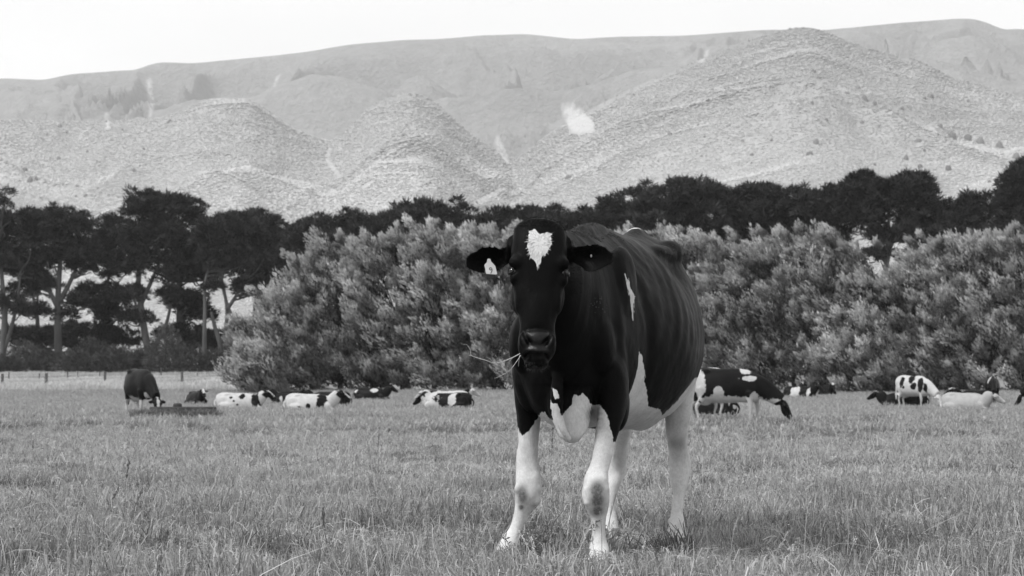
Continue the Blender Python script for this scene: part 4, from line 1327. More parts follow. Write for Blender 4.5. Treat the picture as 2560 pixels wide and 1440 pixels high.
# the belt behind the willows
BELT = [(760, 240, [(800, 545, 2.0, 1.0), (770, 580, 2.4, 1.6), (830, 590, 2.6, 2.0), (740, 600, 1.3, .8), (770, 640, 1.8, .8)], 'flat topped pine at the gap above the sloping willows', 100),
        (880, 238, [(870, 570, 2.6, 2.2), (930, 560, 2.6, 2.0), (900, 600, 3.5, 2.2)], 'low rounded pine behind the blunt topped willow', 110),
        (1000, 236, [(985, 555, 2.2, 2.0), (1040, 535, 2.8, 1.8), (1010, 590, 3.4, 2.2)], 'pine beginning the broad dome behind the willows', 120),
        (1100, 234, [(1080, 535, 2.6, 1.8), (1135, 540, 2.2, 2.0), (1100, 590, 3.6, 2.2)], 'pine with the dome top over the pair of white lying cows', 120),
        (1215, 236, [(1200, 560, 2.2, 1.4), (1250, 545, 2.6, 1.6), (1230, 590, 3.4, 1.8)], 'pine left of the cow head with a low flat crown', 100),
        (1325, 236, [(1310, 540, 2.8, 1.6), (1360, 545, 2.4, 1.6), (1330, 590, 3.4, 2.0)], 'pine directly over the head of the large cow', 110),
        (1425, 234, [(1430, 540, 2.6, 1.7), (1470, 560, 2.0, 1.6), (1440, 590, 3.2, 2.0)], 'small domed pine above the withers of the large cow', 100),
        (1535, 232, [(1520, 530, 2.4, 1.8), (1575, 505, 2.8, 2.0), (1560, 570, 3.6, 2.4)], 'pine rising in a step above the back of the large cow', 130),
        (1650, 230, [(1640, 485, 2.6, 1.8), (1700, 470, 3.0, 1.8), (1670, 540, 4.2, 2.8), (1660, 580, 3.0, 1.4)], 'high pine above the hips of the large cow', 160),
        (1770, 230, [(1745, 470, 2.8, 1.8), (1800, 480, 2.2, 1.8), (1842, 478, .7, 1.1), (1780, 540, 3.8, 2.6), (1840, 540, 2.4, 2.2)], 'pine carrying a narrow spike beside its rounded top', 170),
        (1905, 230, [(1905, 462, 2.2, 1.4), (1950, 478, 1.2, 1.4), (1900, 520, 3.0, 2.2), (1960, 550, 2.0, 1.6), (1930, 600, 2.4, .8)], 'rounded pine with a flat cap right of the narrow spike', 140),
        (2040, 228, [(2010, 480, 2.6, 1.4), (2070, 475, 2.6, 1.4), (2050, 520, 3.6, 1.4), (2090, 560, 2.6, .8), (2020, 590, 2.2, .6)], 'wide pine with pale gaps under its flat crown', 130)]
for k, (px_, Y_, cr, lb, npd) in enumerate(BELT):
    x0 = px_
    cr = [(a_, b_ + (22 if k < 7 else 34), c_, d_) for a_, b_, c_, d_ in cr]
    pine(x0, Y_, cr, [(x0, 930), (x0 - 6, 820), (x0 + 4, 700), (x0, 620), (cr[0][0], cr[0][1] + 20)], lb, 40 + k, GP, int(npd * .85), fork=[[(x0, 700), (x0 + 30, 640), (cr[1][0], cr[1][1] + 20)]])
pine(2218, 226, [(2150, 486, 2.2, 1.4), (2210, 494, 3.0, 1.2), (2280, 484, 2.4, 1.5), (2310, 512, 1.6, 1.4), (2160, 540, 2.6, 1.0), (2300, 560, 2.6, 1.6), (2230, 590, 2.8, .7), (2190, 640, 1.6, .5)],
     [(2215, 930), (2214, 760), (2216, 660), (2222, 620), (2190, 560), (2150, 500)], 'big spreading pine with its pale trunk base visible in the dip of the hedge', 60, GP, 260, fork=[[(2222, 625), (2250, 570), (2290, 500)], [(2215, 660), (2228, 690), (2236, 760)], [(2222, 620), (2222, 560), (2220, 500)], [(2190, 560), (2130, 545), (2110, 520)]], trunk_r=.42)
pine(2400, 226, [(2380, 545, 2.4, 1.0), (2430, 520, 1.8, 1.1), (2360, 580, 3.0, 1.6), (2430, 590, 2.8, 1.8), (2330, 610, 2.4, 1.2), (2400, 640, 3.0, 1.0)], [(2400, 930), (2398, 760), (2402, 640), (2410, 560)], 'lower pine with a ragged pointed crown before the gap', 61, GP, 170, fork=[[(2400, 680), (2370, 620), (2350, 580)]])
pine(2560, 224, [(2540, 480, 1.8, 1.6), (2590, 460, 3.0, 2.0), (2530, 530, 1.6, 1.6), (2580, 550, 3.6, 2.6), (2540, 600, 2.2, 1.2)], [(2560, 930), (2560, 760), (2562, 640), (2570, 540)], 'tall dense pine entering at the frame edge past the gap', 62, GP, 190)

# undergrowth beneath the open pines
UND = [(15, 905, 2.0, 1.8), (60, 905, 2.6, 2.0), (105, 880, 2.2, 2.2), (190, 900, 2.6, 2.0), (228, 885, 2.2, 2.6), (318, 900, 2.4, 2.0), (345, 880, 2.0, 2.2), (410, 885, 2.2, 2.8), (438, 910, 2.0, 1.8), (485, 900, 2.2, 2.0), (530, 905, 2.2, 2.0), (595, 890, 2.8, 2.6), (285, 895, 2.4, 2.2), (150, 905, 2.0, 1.6), (640, 900, 3.0, 2.4), (372, 905, 2.0, 1.6)]
for k, (px_, py_, rx, rz) in enumerate(UND):
    rng = np.random.default_rng(500 + k)
    Y_ = 262 + (k * 7) % 16
    b = on_ground(px_, Y_)
    t = empty('undergrowth_shrub', tuple(b)); tag(t, 'grey leafy shrub growing in the shade under the open pines', 'shrub', 'shrubs under the open pines')
    n = 420
    a = rng.uniform(0, 6.283, n); c = rng.uniform(-.1, 1, n); s_ = np.sqrt(1 - c * c)
    N_ = np.stack([np.cos(a) * s_, np.sin(a) * s_, c], -1)
    rz = rz * rng.uniform(.45, 1.15)
    C = N_ * np.array([rx, rx, rz * 2]) * rng.uniform(.5, 1, (n, 1)); C[:, 2] = np.abs(C[:, 2]) + .1
    V, F, T_ = place_many(SHOOTS, C, N_ + WIND * .6, rng.uniform(.6, 1.1, n), rng)
    foliage_obj('foliage', V, F, T_, M_SHRUB, t, np.zeros(3))
    branches_obj('stem', [([(0, 0, -.1), (.1, 0, rz * .8), (.2, .1, rz * 1.5)], [.08, .06, .03]), ([(0, 0, .1), (-.3, 0, rz * .8), (-.5, .1, rz * 1.3)], [.06, .05, .02])], M_BARKD, t, np.zeros(3), 6)
# ------------------------------------------------------------------ grass
M_GRASS = foliage_mat('grass_blades', .11, .56, .25, .55, .25, .8, .10)
M_GRASSF = foliage_mat('grass_far', .27, .44, .25, .7, .2, .10, .12)
M_GDARK = foliage_mat('grass_dark_tussock', .09, .22, .2, .5, .3, .8, .1)
M_GPALE = foliage_mat('grass_pale_long', .44, .66, .25, .7, .2, .05, .08)
M_STEM = foliage_mat('grass_stems_dry', .30, .60, .15, .6, .25, 1.0, .15)
M_FLOWER = simple_mat('clover_white', .62, .8, .2, 80, .2)

def tuft_mesh(name, rng, n, rad, h0, h1, w, mat, bend=.5, upright=1.0, lean=(.10, .0)):
    a = rng.uniform(0, 6.283, n); r = rad * rng.uniform(0, 1, n) ** .5
    b0 = np.stack([np.cos(a) * r, np.sin(a) * r, np.full(n, -.01)], -1)
    h = rng.uniform(h0, h1, n)
    az = rng.uniform(0, 6.283, n)
    out = np.stack([np.cos(az), np.sin(az), np.zeros(n)], -1) * rng.uniform(.05, bend, n)[:, None] + np.array([lean[0], lean[1], 0])
    side = unit(np.cross(out + 1e-3, np.array([0, 0, 1.0])) + rng.normal(size=(n, 3)) * .5)
    side[:, 2] *= .3
    ww = w * rng.uniform(.6, 1.3, n)[:, None]
    hh = h[:, None]
    up = np.array([0, 0, 1.0]) * upright
    p1 = b0 + (up * .55 + out * .25) * hh
    p2 = b0 + (up * .85 + out * .65) * hh
    p3 = b0 + (up * (.92 - .15 * rng.uniform(0, 1, (n, 1))) + out * 1.25) * hh
    V = np.stack([b0 - side * ww / 2, b0 + side * ww / 2, p1 + side * ww / 2, p1 - side * ww / 2, p2 + side * ww * .38, p2 - side * ww * .38, p3], 1).reshape(-1, 3)
    i = np.arange(n)[:, None] * 7
    me = mesh_np(name, V, [i + np.array([[0, 1, 2, 3]]), i + np.array([[3, 2, 4, 5]]), i + np.array([[5, 4, 6]])], False, mat)
    set_attr(me, 'tone', np.repeat(np.clip(rng.normal(.5, .28, n), 0, 1), 7))
    return me

def stem_mesh(name, rng, h, kind, mat):
    """a flowering grass stem with its head; kind 0 bare bent, 1 spike, 2 open panicle"""
    az = rng.uniform(0, 6.283); d = np.array([math.cos(az), math.sin(az), 0]); bend = rng.uniform(.05, .45)
    t = np.linspace(0, 1, 9)[:, None]
    P = t * np.array([0, 0, h]) * (1 - .18 * bend * t) + d * bend * h * t ** 2.2
    sd = unit(np.cross(d, [0, 0, 1.0]))
    w = .0016
    V, F = [], []
    for s2 in (sd, d):
        b = sum(len(v) for v in V)
        V.append(np.vstack([P - s2 * w, P + s2 * w])); k = len(P)
        F.append(np.array([[b + i, b + i + 1, b + k + i + 1, b + k + i] for i in range(k - 1)]))
    V = np.vstack(V); F = np.vstack(F)
    if kind:
        n = 26 if kind == 1 else 34
        f = rng.uniform(.74 if kind == 1 else .66, 1, n)
        Pi = np.stack([np.interp(f, t[:, 0], P[:, c]) for c in range(3)], -1)
        T = unit(P[-1] - P[-3])
        rr = (.006 if kind == 1 else .030) * (1.15 - (f - .6) * 1.6)[:, None]
        off = unit(rng.normal(size=(n, 3))) * rr * rng.uniform(.4, 1, (n, 1))
        V2, F2 = blades_np(Pi + off * .8, unit(T + rng.normal(size=(n, 3)) * .45), rng.uniform(.008, .018, n), rng.uniform(.003, .006, n), rng)
        F = np.vstack([F, F2 + len(V)]); V = np.vstack([V, V2])
    me = mesh_np(name, V, F, False, mat)
    set_attr(me, 'tone', np.full(len(V), rng.uniform(.2, .9)))
    return me

rg = np.random.default_rng(909)
near = [tuft_mesh('grass_tuft', rg, 62, .13, .025, .07, .0048, M_GRASS, .7) for _ in range(6)] + \
       [tuft_mesh('grass_tuft', rg, 50, .12, .05, .12, .005, M_GRASS, 1.0) for _ in range(3)] + \
       [tuft_mesh('grass_tuft', rg, 80, .13, .015, .045, .0055, M_GRASS, 1.2) for _ in range(3)]
def field(n, y0, y1, margin, pw=1.0, x0=None, x1=None):
    y = y0 + (y1 - y0) * rg.uniform(0, 1, n) ** pw
    half = y * .2462 * 1.12 + margin
    lo = -half if x0 is None else np.maximum(-half, x0)
    hi = half if x1 is None else np.minimum(half, x1)
    x = rg.uniform(0, 1, n) * (hi - lo) + lo
    return x, y
def uniform_field(dens, y0, y1, margin, **kw):
    w0, w1 = y0 * .2757 + margin, y1 * .2757 + margin
    n = int(dens * (w0 + w1) * (y1 - y0))
    # rejection so that the density is even over the ground
    y = y0 + (y1 - y0) * rg.uniform(0, 1, int(n * 1.9))
    half = y * .2757 + margin
    y = y[rg.uniform(0, 1, len(y)) < half / (w1)]
    half = y * .2757 + margin
    x = rg.uniform(-1, 1, len(y)) * half
    return x, y
def lay(name, x, y, scale, idx, protos, dz=0.0, tilt=.10, **kw):
    P = np.stack([x, y, ground_z(x, y) + dz], -1)
    return scatter(name, P, rg.uniform(0, 6.28, len(x)), scale, idx, protos, rg.normal(size=(len(x), 2)) * tilt, **kw)

# near sward
x, y = uniform_field(78, 6.5, 17, 2.0)
hgt = 1.0 + .80 * fbm(x * .9, y * .9, octaves=3, seed=61) + .25 * fbm(x * 3.1, y * 3.1, octaves=2, seed=62)
k = rg.integers(0, 9, len(x)); k = np.where(hgt < .85, rg.integers(9, 12, len(x)), np.where(hgt > 1.25, rg.integers(6, 9, len(x)), rg.integers(0, 6, len(x))))
s_ = np.clip(hgt, .5, 1.7) * rg.uniform(.8, 1.2, len(x))
for q in (LF, RF, LH, RH):
    hb_ = at(q[-1][0], q[-1][1], q[-1][2])
    s_ = s_ * (1 - .72 * np.exp(-((x - hb_[0]) ** 2 / .05 + (y - hb_[1] + .28) ** 2 / .16)))
lay('grass', x, y, np.stack([np.full(len(x), 1.0), np.full(len(x), 1.0), s_], -1), k, near, tilt=.16)
# middle sward
mid = [tuft_mesh('grass_tuft_mid', rg, 70, .26, .03, .09, .008, M_GRASS, .9) for _ in range(5)]
x, y = uniform_field(20, 16, 44, 1.5)
hgt = 1.0 + .35 * fbm(x * .4, y * .4, octaves=3, seed=63)
lay('grass', x, y, np.stack([np.full(len(x), 1.05)] * 2 + [np.clip(hgt, .6, 1.5)], -1), rg.integers(0, 5, len(x)), mid)
# far sward
far = [tuft_mesh('grass_tuft_far', rg, 70, .75, .05, .16, .022, M_GRASSF, .8) for _ in range(4)]
x, y = uniform_field(3.2, 42, 141, 4)
hgt = 1.0 + .3 * fbm(x * .12, y * .12, octaves=3, seed=64)
lay('grass', x, y, np.stack([np.full(len(x), 1.1)] * 2 + [np.clip(hgt, .5, 1.5)], -1), rg.integers(0, 4, len(x)), far)
# long pale grass towards the fences at the left
pale = [tuft_mesh('pale_grass', rg, 60, 1.3, .20, .55, .05, M_GPALE, .5) for _ in range(3)]
n = 9000
y = rg.uniform(138, 262, n); x = rg.uniform(-.30, -.085, n) * y
dens = fbm(x * .06, y * .02, octaves=3, seed=66)
kp = (dens > .0)
lay('pale_grass', x[kp], y[kp], rg.uniform(.7, 1.1, kp.sum()), rg.integers(0, 3, kp.sum()), pale)
n = 5000
y = rg.uniform(255, 300, n); x = rg.uniform(-.32, .0, n) * y
lay('pale_grass', x, y, rg.uniform(.6, 1.0, n), rg.integers(0, 3, n), pale)
# flowering stems
stems = [stem_mesh('grass_stem', rg, rg.uniform(.14, .34), k_ % 3, M_STEM) for k_ in range(12)]
x, y = uniform_field(14, 6.6, 24, .8)
kp = rg.uniform(0, 1, len(x)) < np.clip(.55 + fbm(x * .7, y * .7, octaves=2, seed=67), .1, 1)
lay('grass_stems', x[kp], y[kp], rg.uniform(.6, 1.1, kp.sum()), rg.integers(0, 12, kp.sum()), stems, tilt=.25)
x, y = uniform_field(3.0, 20, 60, 1)
lay('grass_stems', x, y, np.stack([np.full(len(x), 2.0)] * 2 + [rg.uniform(.7, 1.2, len(x))], -1), rg.integers(0, 12, len(x)), stems, tilt=.2)
# dead flattened blades
dead = [tuft_mesh('dead_blades', rg, 7, .12, .08, .20, .0035, M_STEM, 1.6, .35) for _ in range(4)]
x, y = uniform_field(13, 6.6, 20, .8)
lay('dead_grass', x, y, rg.uniform(.7, 1.2, len(x)), rg.integers(0, 4, len(x)), dead, .03, .3)
# broad leaved bits and darker tussocks
tus = [tuft_mesh('dark_tussock', rg, 110, .14, .06, .17, .0055, M_GDARK, .8) for _ in range(3)]
TUS = [(1000, 1150, 5), (1030, 1165, 4), (690, 1150, 4), (660, 1140, 3), (2120, 1180, 3), (2350, 1250, 4), (2000, 1240, 3), (1330, 1345, 5), (1380, 1405, 3), (2180, 1390, 5), (2250, 1400, 6), (2330, 1410, 5), (2420, 1395, 4), (620, 1400, 4), (640, 1410, 4),
       (260, 1300, 3), (60, 1230, 4), (150, 1190, 3), (450, 1250, 4), (1150, 1380, 4), (1190, 1420, 5), (1600, 1400, 4), (1830, 1190, 3), (1790, 1300, 3), (380, 1380, 4), (860, 1300, 3), (900, 1420, 4), (2050, 1320, 4), (1950, 1330, 3)]
X, Y_ = [], []
for px_, py_, c in TUS:
    yy = CAM_H * FPX / (py_ - 992)
    for _ in range(c):
        X.append((px_ - 1280) / FPX * yy + rg.normal() * .13); Y_.append(yy + rg.normal() * .14)
X, Y_ = np.array(X), np.array(Y_)
lay('grass_tussocks', X, Y_, rg.uniform(.6, 1.05, len(X)), rg.integers(0, 3, len(X)), tus, tilt=.15)
x, y = uniform_field(1.6, 7, 60, 1)
kp = fbm(x * .25, y * .25, octaves=3, seed=70) > .02
lay('grass_tussocks', x[kp], y[kp], rg.uniform(.5, .9, kp.sum()) * np.clip(y[kp] / 25, 1, 2), rg.integers(0, 3, kp.sum()), tus)
# clover heads
fl = blob_mesh('clover_head', M_FLOWER, 3, 1.0, 1)
x, y = uniform_field(.35, 8, 40, 1)
lay('clover_heads', x, y, rg.uniform(.005, .009, len(x)), np.zeros(len(x), int), [fl], .14)

# ------------------------------------------------------------------ single stalks and a weed one can point at
def ground_y(py): return CAM_H * FPX / (py - 992)
def seed_stalk(bpx, bpy, hpx, hpy, label, kind='spike', dark=False, tone=.5):
    Yb = ground_y(bpy)
    b = on_ground(bpx, Yb); h = at(hpx, hpy, Yb)
    m = M_GDARK if dark else M_STEM
    v = h - b
    rng = np.random.default_rng(int(hpx * 7 + hpy))
    p = Parts()
    p.tube([v * 0, v * .35 + np.array([.01, 0, .01]), v * .7, v], [.0016, .0014, .0012, .0008], n=14, m=5)
    n = 40 if kind == 'spike' else 60
    f = rng.uniform(.74, 1.02, n)
    base_ = v * f[:, None]
    T = unit(v)
    off = unit(rng.normal(size=(n, 3))) * (.006 if kind == 'spike' else .016) * rng.uniform(.3, 1, (n, 1))
    V2, F2 = blades_np(base_ + off, unit(T + off * 30 + rng.normal(size=(n, 3)) * .2), rng.uniform(.010, .020, n), rng.uniform(.004, .008, n), rng)
    V, F = p.arrays()
    t = empty('seed_stalk', tuple(b)); tag(t, label, 'grass stalk', 'tall seeding grass stalks in the near field')
    o = mesh_obj('stem', V, F, m, t); set_attr(o.data, 'tone', np.full(len(V), tone))
    foliage_obj('seed_head', V2, F2, np.full(len(V2), tone), m, t, np.zeros(3))
for a in [(1368, 1300, 1382, 1078, 'thin dark seeding stalk between the front legs of the large cow', 'spike', True),
          (940, 1230, 948, 1075, 'dark seed head standing over the big dark tussock', 'spike', True),
          (300, 1310, 322, 1156, 'dark upright seed head in the lower meadow, beside two leaning ones', 'spike', True),
          (235, 1320, 294, 1226, 'dark seed head bending low beside the upright pair', 'spike', True),
          (300, 1370, 354, 1226, 'long dark seed head leaning away from the low bent one', 'spike', True),
          (2112, 1420, 2114, 1165, 'stalk with a fat rounded seed head standing alone in the meadow', 'panicle', False),
          (150, 1400, 157, 1262, 'pale feathery seed head low in the corner of the meadow', 'panicle', False),
          (212, 1180, 214, 1084, 'pale seed head in the meadow below the dark grazing cow', 'panicle', False),
          (85, 1180, 82, 1105, 'small dark seed head near the frame edge, below the fence posts', 'spike', True),
          (820, 1440, 808, 1278, 'very thin dark upright stalk in the lower meadow', 'spike', True),
          (905, 1420, 905, 1284, 'short dark seed head right of the very thin stalk', 'spike', True),
          (640, 1200, 634, 1110, 'pale drooping seed head over the small dark tussock', 'panicle', False)]:
    seed_stalk(*a)

# feathery weed in front of the far front leg
Yw = 8.45
b = on_ground(1335, Yw)
t = empty('feathery_weed', tuple(b)); tag(t, 'dark feathery weed growing in front of the splayed front leg of the large cow', 'weed')
rng = np.random.default_rng(5)
cs, ds = [], []
p = Parts()
for k in range(16):
    az = rng.uniform(0, 6.283); ln = rng.uniform(.10, .24); sp = rng.uniform(.1, .75)
    d_ = unit(np.array([math.cos(az) * sp, math.sin(az) * sp, 1.0]))
    root = np.array([rng.normal() * .05, rng.normal() * .04, 0])
    tip = root + d_ * ln
    p.tube([root, (root + tip) / 2 + np.array([0, 0, .01]), tip], [.0018, .0014, .0008], n=7, m=5)
    f = rng.uniform(.3, 1, 26)
    q = root + (tip - root) * f[:, None]
    cs.append(q); ds.append(unit(d_ * .5 + rng.normal(size=(26, 3)) * .7))
V, F = p.arrays(); o = mesh_obj('stem', V, F, M_GDARK, t); set_attr(o.data, 'tone', np.full(len(V), .4))
cs, ds = np.vstack(cs), np.vstack(ds)
V, F = blades_np(cs, ds, rng.uniform(.012, .032, len(cs)), rng.uniform(.004, .008, len(cs)), rng)
foliage_obj('leaves', V, F, rng.uniform(.2, .9, len(cs)).repeat(4), M_GDARK, t, np.zeros(3))
# ------------------------------------------------------------------ the rest of the herd
def pose_parts(pose, head_yaw=0.0, head_up=0.0):
    """returns Parts in cow frame: x towards the rump, y lateral, z up"""
    p = Parts()
    ex, ey, ez = np.eye(3)
    low = .72 if pose == 'lying' else 0.0
    T = [(-.10, .90, .10, .14, .16), (-.03, .92, .175, .26, .30), (.08, .95, .23, .36, .38), (.20, .97, .25, .42, .41), (.40, .97, .275, .462, .40), (.60, .955, .305, .485, .395), (.80, .94, .345, .50, .39), (1.0, .935, .362, .505, .385),
         (1.2, .945, .352, .515, .375), (1.38, .98, .315, .49, .35), (1.54, 1.04, .265, .425, .34), (1.68, 1.10, .215, .33, .30), (1.80, 1.16, .15, .20, .22)]
    T = np.array(T)
    wide = 1.16 if pose == 'lying' else 1.0
    p.loft([(r[0], 0, r[1] - low) for r in T], ey, ez, T[:, 2] * wide, T[:, 3], T[:, 4], 2.1, 1.8, n=36, m=30)
    for sg in (-1, 1):
        p.ell((1.30, sg * .18, 1.37 - low), (.13, .07, .07)); p.ell((1.72, sg * .12, 1.24 - low), (.07, .05, .06))
        p.ell((1.48, sg * (.17 if pose != 'lying' else .28), 1.0 - low), (.22, .10, .30))
    if pose == 'lying':
        for sg in (-1, 1):
            p.ell((1.30, sg * .36, .17), (.34, .13, .18)); p.tube([(1.4, sg * .42, .1), (1.05, sg * .45, .08), (.85, sg * .42, .06)], [.08, .06, .05])
            p.ell((.10, sg * .24, .20), (.20, .10, .18)); p.tube([(.1, sg * .26, .12), (-.18, sg * .24, .10), (.08, sg * .2, .05)], [.08, .07, .05])
    else:
        for sg, dx in ((1, .05), (-1, -.10)):
            p.tube([(.15 + dx, sg * .19, .85), (.13 + dx, sg * .19, .62), (.10 + dx, sg * .19, .42), (.12 + dx, sg * .19, .25), (.12 + dx, sg * .19, .14), (.08 + dx, sg * .19, 0)], [.11, .07, .055, .034, .04, .055])
            p.tube([(1.45 - dx, sg * .18, .95), (1.44 - dx, sg * .19, .68), (1.58 - dx, sg * .19, .47), (1.54 - dx, sg * .19, .25), (1.54 - dx, sg * .19, .13), (1.50 - dx, sg * .19, 0)], [.15, .09, .05, .034, .04, .055])
        p.ell((1.32, 0, .62), (.18, .14, .13))
    # neck and head
    cy_, sy_ = math.cos(head_yaw), math.sin(head_yaw)
    if pose == 'grazing':
        poll = np.array([-.66 * cy_, .66 * sy_, .62]); face = np.array([-.42 * cy_, .42 * sy_, -.90])
        N = [((.25, 0, 1.05), .2, .30), ((.0, 0, 1.0), .18, .28), (tuple(np.array([-.28 * cy_, .28 * sy_, .84])), .14, .24), (tuple(poll + np.array([.05 * cy_, -.05 * sy_, .0])), .12, .17)]
    elif pose == 'lying':
        poll = np.array([-.36 * cy_, .36 * sy_, .82 + head_up]); face = np.array([-.80 * cy_, .80 * sy_, -.60])
        N = [((.2, 0, .36), .2, .30), ((.0, 0, .40), .17, .26), (tuple(np.array([-.18 * cy_, .18 * sy_, .58])), .15, .24), (tuple(poll + np.array([.06 * cy_, -.06 * sy_, -.08])), .12, .16)]
    else:
        poll = np.array([-.50 * cy_, .50 * sy_, 1.38 + head_up]); face = np.array([-.75 * cy_, .75 * sy_, -.66])
        N = [((.25, 0, 1.05), .2, .34), ((.0, 0, 1.08), .17, .30), (tuple(np.array([-.25 * cy_, .25 * sy_, 1.2])), .13, .20), (tuple(poll + np.array([.05 * cy_, -.05 * sy_, -.06])), .10, .13)]
    face /= np.linalg.norm(face)
    C = np.array([n_[0] for n_ in N]); Tn = np.gradient(C, axis=0); Tn /= np.linalg.norm(Tn, axis=1)[:, None]
    A = np.array([unit(np.cross([0, 0, 1.0], t_)) for t_ in Tn]); B = np.cross(Tn, A)
    p.loft(C, A, B, [n_[1] for n_ in N], [n_[2] for n_ in N], [n_[2] for n_ in N], 2.0, n=16, m=22)
    hx_ = unit(np.cross(face, [0, 0, 1.0])); hn_ = np.cross(hx_, face)
    if hn_[2] < 0: hn_ = -hn_
    Hh = [(0, .06, .04, .07), (.05, .10, .06, .11), (.18, .112, .07, .16), (.30, .092, .055, .17), (.42, .068, .046, .12), (.50, .075, .046, .09), (.56, .05, .03, .06)]
    Hh = np.array(Hh)
    p.loft([poll + face * r[0] for r in Hh], hx_, hn_, Hh[:, 1], Hh[:, 2], Hh[:, 3], 2.2, n=18, m=20)
    for sg in (-1, 1):
        e0 = poll + face * .10 + hx_ * sg * .08 - hn_ * .03
        e1 = e0 + hx_ * sg * .19 - ez * .02
        p.loft([e0, e0 * .6 + e1 * .4, e0 * .3 + e1 * .7, e1], hn_, face, [.03, .025, .022, .01], [.035, .06, .055, .02], [.035, .06, .055, .02], 2.0, n=10, m=14)
    info = dict(poll=poll, face=face, hx=hx_, hn=hn_, low=low)
    return p, info

_pose_cache = {}
def herd_cow(px, Y, ang, pose, base, spots, label, group, yaw=0.0, up=0.0, legs=.42, seed=0, blaze=None, head_col=None, warp=.09, dusk=0.0):
    """ang: compass of the direction the cow faces, degrees from +X (right) counter clockwise"""
    key = (pose, yaw, up)
    if key not in _pose_cache:
        p, info = pose_parts(pose, yaw, up)
        V, F, e = remeshed(p, .024, 3, .5)
        if pose == 'lying':
            V[:, 2] = np.maximum(V[:, 2], -.02)
        _pose_cache[key] = (V, F, info)
    V, F, info = _pose_cache[key]
    low = info['low']
    b = on_ground(px, Y)
    t = empty('dairy_cow', tuple(b), math.radians(ang + 180))
    tag(t, label, 'cow', group)
    me = mesh_np('body', V, F, True, M_COAT_FAR)
    link(bpy.data.objects.new('body', me), t)
    s, l, z = V[:, 0], -V[:, 1], V[:, 2] + low
    v = np.full(len(V), .25 if base == 'white' else -.25)
    hd_ = V - info['poll']
    ht = hd_ @ info['face']; hx_ = hd_ @ info['hx']; hn = hd_ @ info['hn']
    is_head = (ht > -.03) & (np.abs(hx_) < .30) & (np.abs(hn) < .24) & (s < -.2)
    nz = fbm(s * 3.2 + seed * 7, l * 3.2, z * 3.2, 3, seed)
    for (c, s0, l0, z0, rs, rl, rz) in spots:
        q = np.sqrt(((s - s0) / rs) ** 2 + ((l - l0) / rl) ** 2 + ((z - z0) / rz) ** 2)
        dv = (1 - q) * .22 + nz * warp
        v = np.maximum(v, dv) if c == 'w' else np.minimum(v, -dv)
    if base == 'black' and legs:
        v = np.where(~is_head, np.maximum(v, (legs - z) * .6 + nz * .05), v)
    if head_col:
        v = np.where(is_head, -.2 if head_col == 'black' else .2, v)
    if blaze is not None:
        t0, w0 = blaze
        bz = np.minimum((w0 - np.abs(hx_)), .2 - np.abs(ht - t0)) + nz * .01
        v = np.where(is_head & (hn > -.02) & (np.abs(hx_) < .14), np.maximum(v, bz), v)
    set_attr(me, 'coat', v)
    set_attr(me, 'grey', np.full(len(V), dusk))
    set_attr(me, 'skin', np.clip((ht - .50) / .03, 0, 1) * is_head)
    # tail
    q = Parts()
    if pose == 'lying':
        q.tube([(1.80, 0, 1.20 - low), (1.88, .05, .34), (1.80, .15, .14), (1.6, .3, .06)], [.035, .025, .02, .03], m=8)
    else:
        q.tube([(1.78, 0, 1.28), (1.88, 0, 1.15), (1.90, 0, .85), (1.88, .02, .55), (1.88, .02, .42)], [.035, .028, .020, .03, .012], m=8)
    Vt, Ft = q.arrays()
    link(bpy.data.objects.new('tail', mesh_np('tail', Vt, Ft, True, M_HAIR if base == 'black' else M_HAIRW)), t)
    for sg in (-1, 1):
        q = Parts(); q.ell(info['poll'] + info['face'] * .20 + info['hx'] * sg * .108 + info['hn'] * .02, (.022, .022, .022), None, 6, 10)
        Vt, Ft = q.arrays(); link(bpy.data.objects.new('eye', mesh_np('eye', Vt, Ft, True, M_EYE)), t)
    return t

GR = 'cows grazing on their feet behind the large cow'
LY = 'cows resting in the grass behind the large cow'
herd_cow(374, 59, -62, 'grazing', 'black', [('w', .5, 0, .50, .5, .25, .10), ('w', -.02, -.05, .70, .12, .16, .12)], 'black cow grazing head down beside the dark trough, white heart on its forehead', GR, seed=1, blaze=(.10, .04), legs=.62)
herd_cow(502, 96, -68, 'lying', 'black', [('w', 1.5, 0, .9, .35, .6, .5), ('w', -.1, -.05, .85, .12, .12, .25)], 'dark resting cow facing the viewer with a broad white blaze, farthest towards the fence', LY, seed=2, blaze=(.15, .06), legs=0)
herd_cow(645, 88, -8, 'lying', 'white', [('b', .12, 0, 1.1, .20, .5, .5), ('b', .62, -.2, 1.3, .14, .3, .12), ('b', .95, -.2, 1.1, .07, .3, .07), ('b', 1.1, -.2, 1.25, .09, .3, .06), ('b', .8, -.3, .95, .05, .2, .05), ('b', 1.2, .3, 1.0, .1, .2, .1)],
         'white resting cow with black neck and small black flecks on its side', LY, yaw=.0, seed=3, head_col='black', blaze=(.25, .07))
herd_cow(690, 98, 168, 'lying', 'black', [('w', .35, .2, .95, .13, .4, .18)], 'nearly black resting cow with one white patch, tucked behind the flecked white one', LY, seed=4, legs=0)
herd_cow(826, 82, -10, 'lying', 'white', [('b', .30, 0, 1.1, .24, .6, .42), ('b', .78, -.3, .98, .10, .3, .14), ('b', 1.15, -.3, .9, .06, .3, .06), ('b', .55, -.3, .78, .10, .3, .08)],
         'white resting cow with a black shoulder saddle and one black cheek', LY, yaw=-.3, up=.04, seed=5, head_col='black', blaze=(.35, .10))
herd_cow(780, 94, 165, 'lying', 'black', [], 'black calf sized cow lying behind the rump of the black saddled white one', LY, seed=6, legs=0)
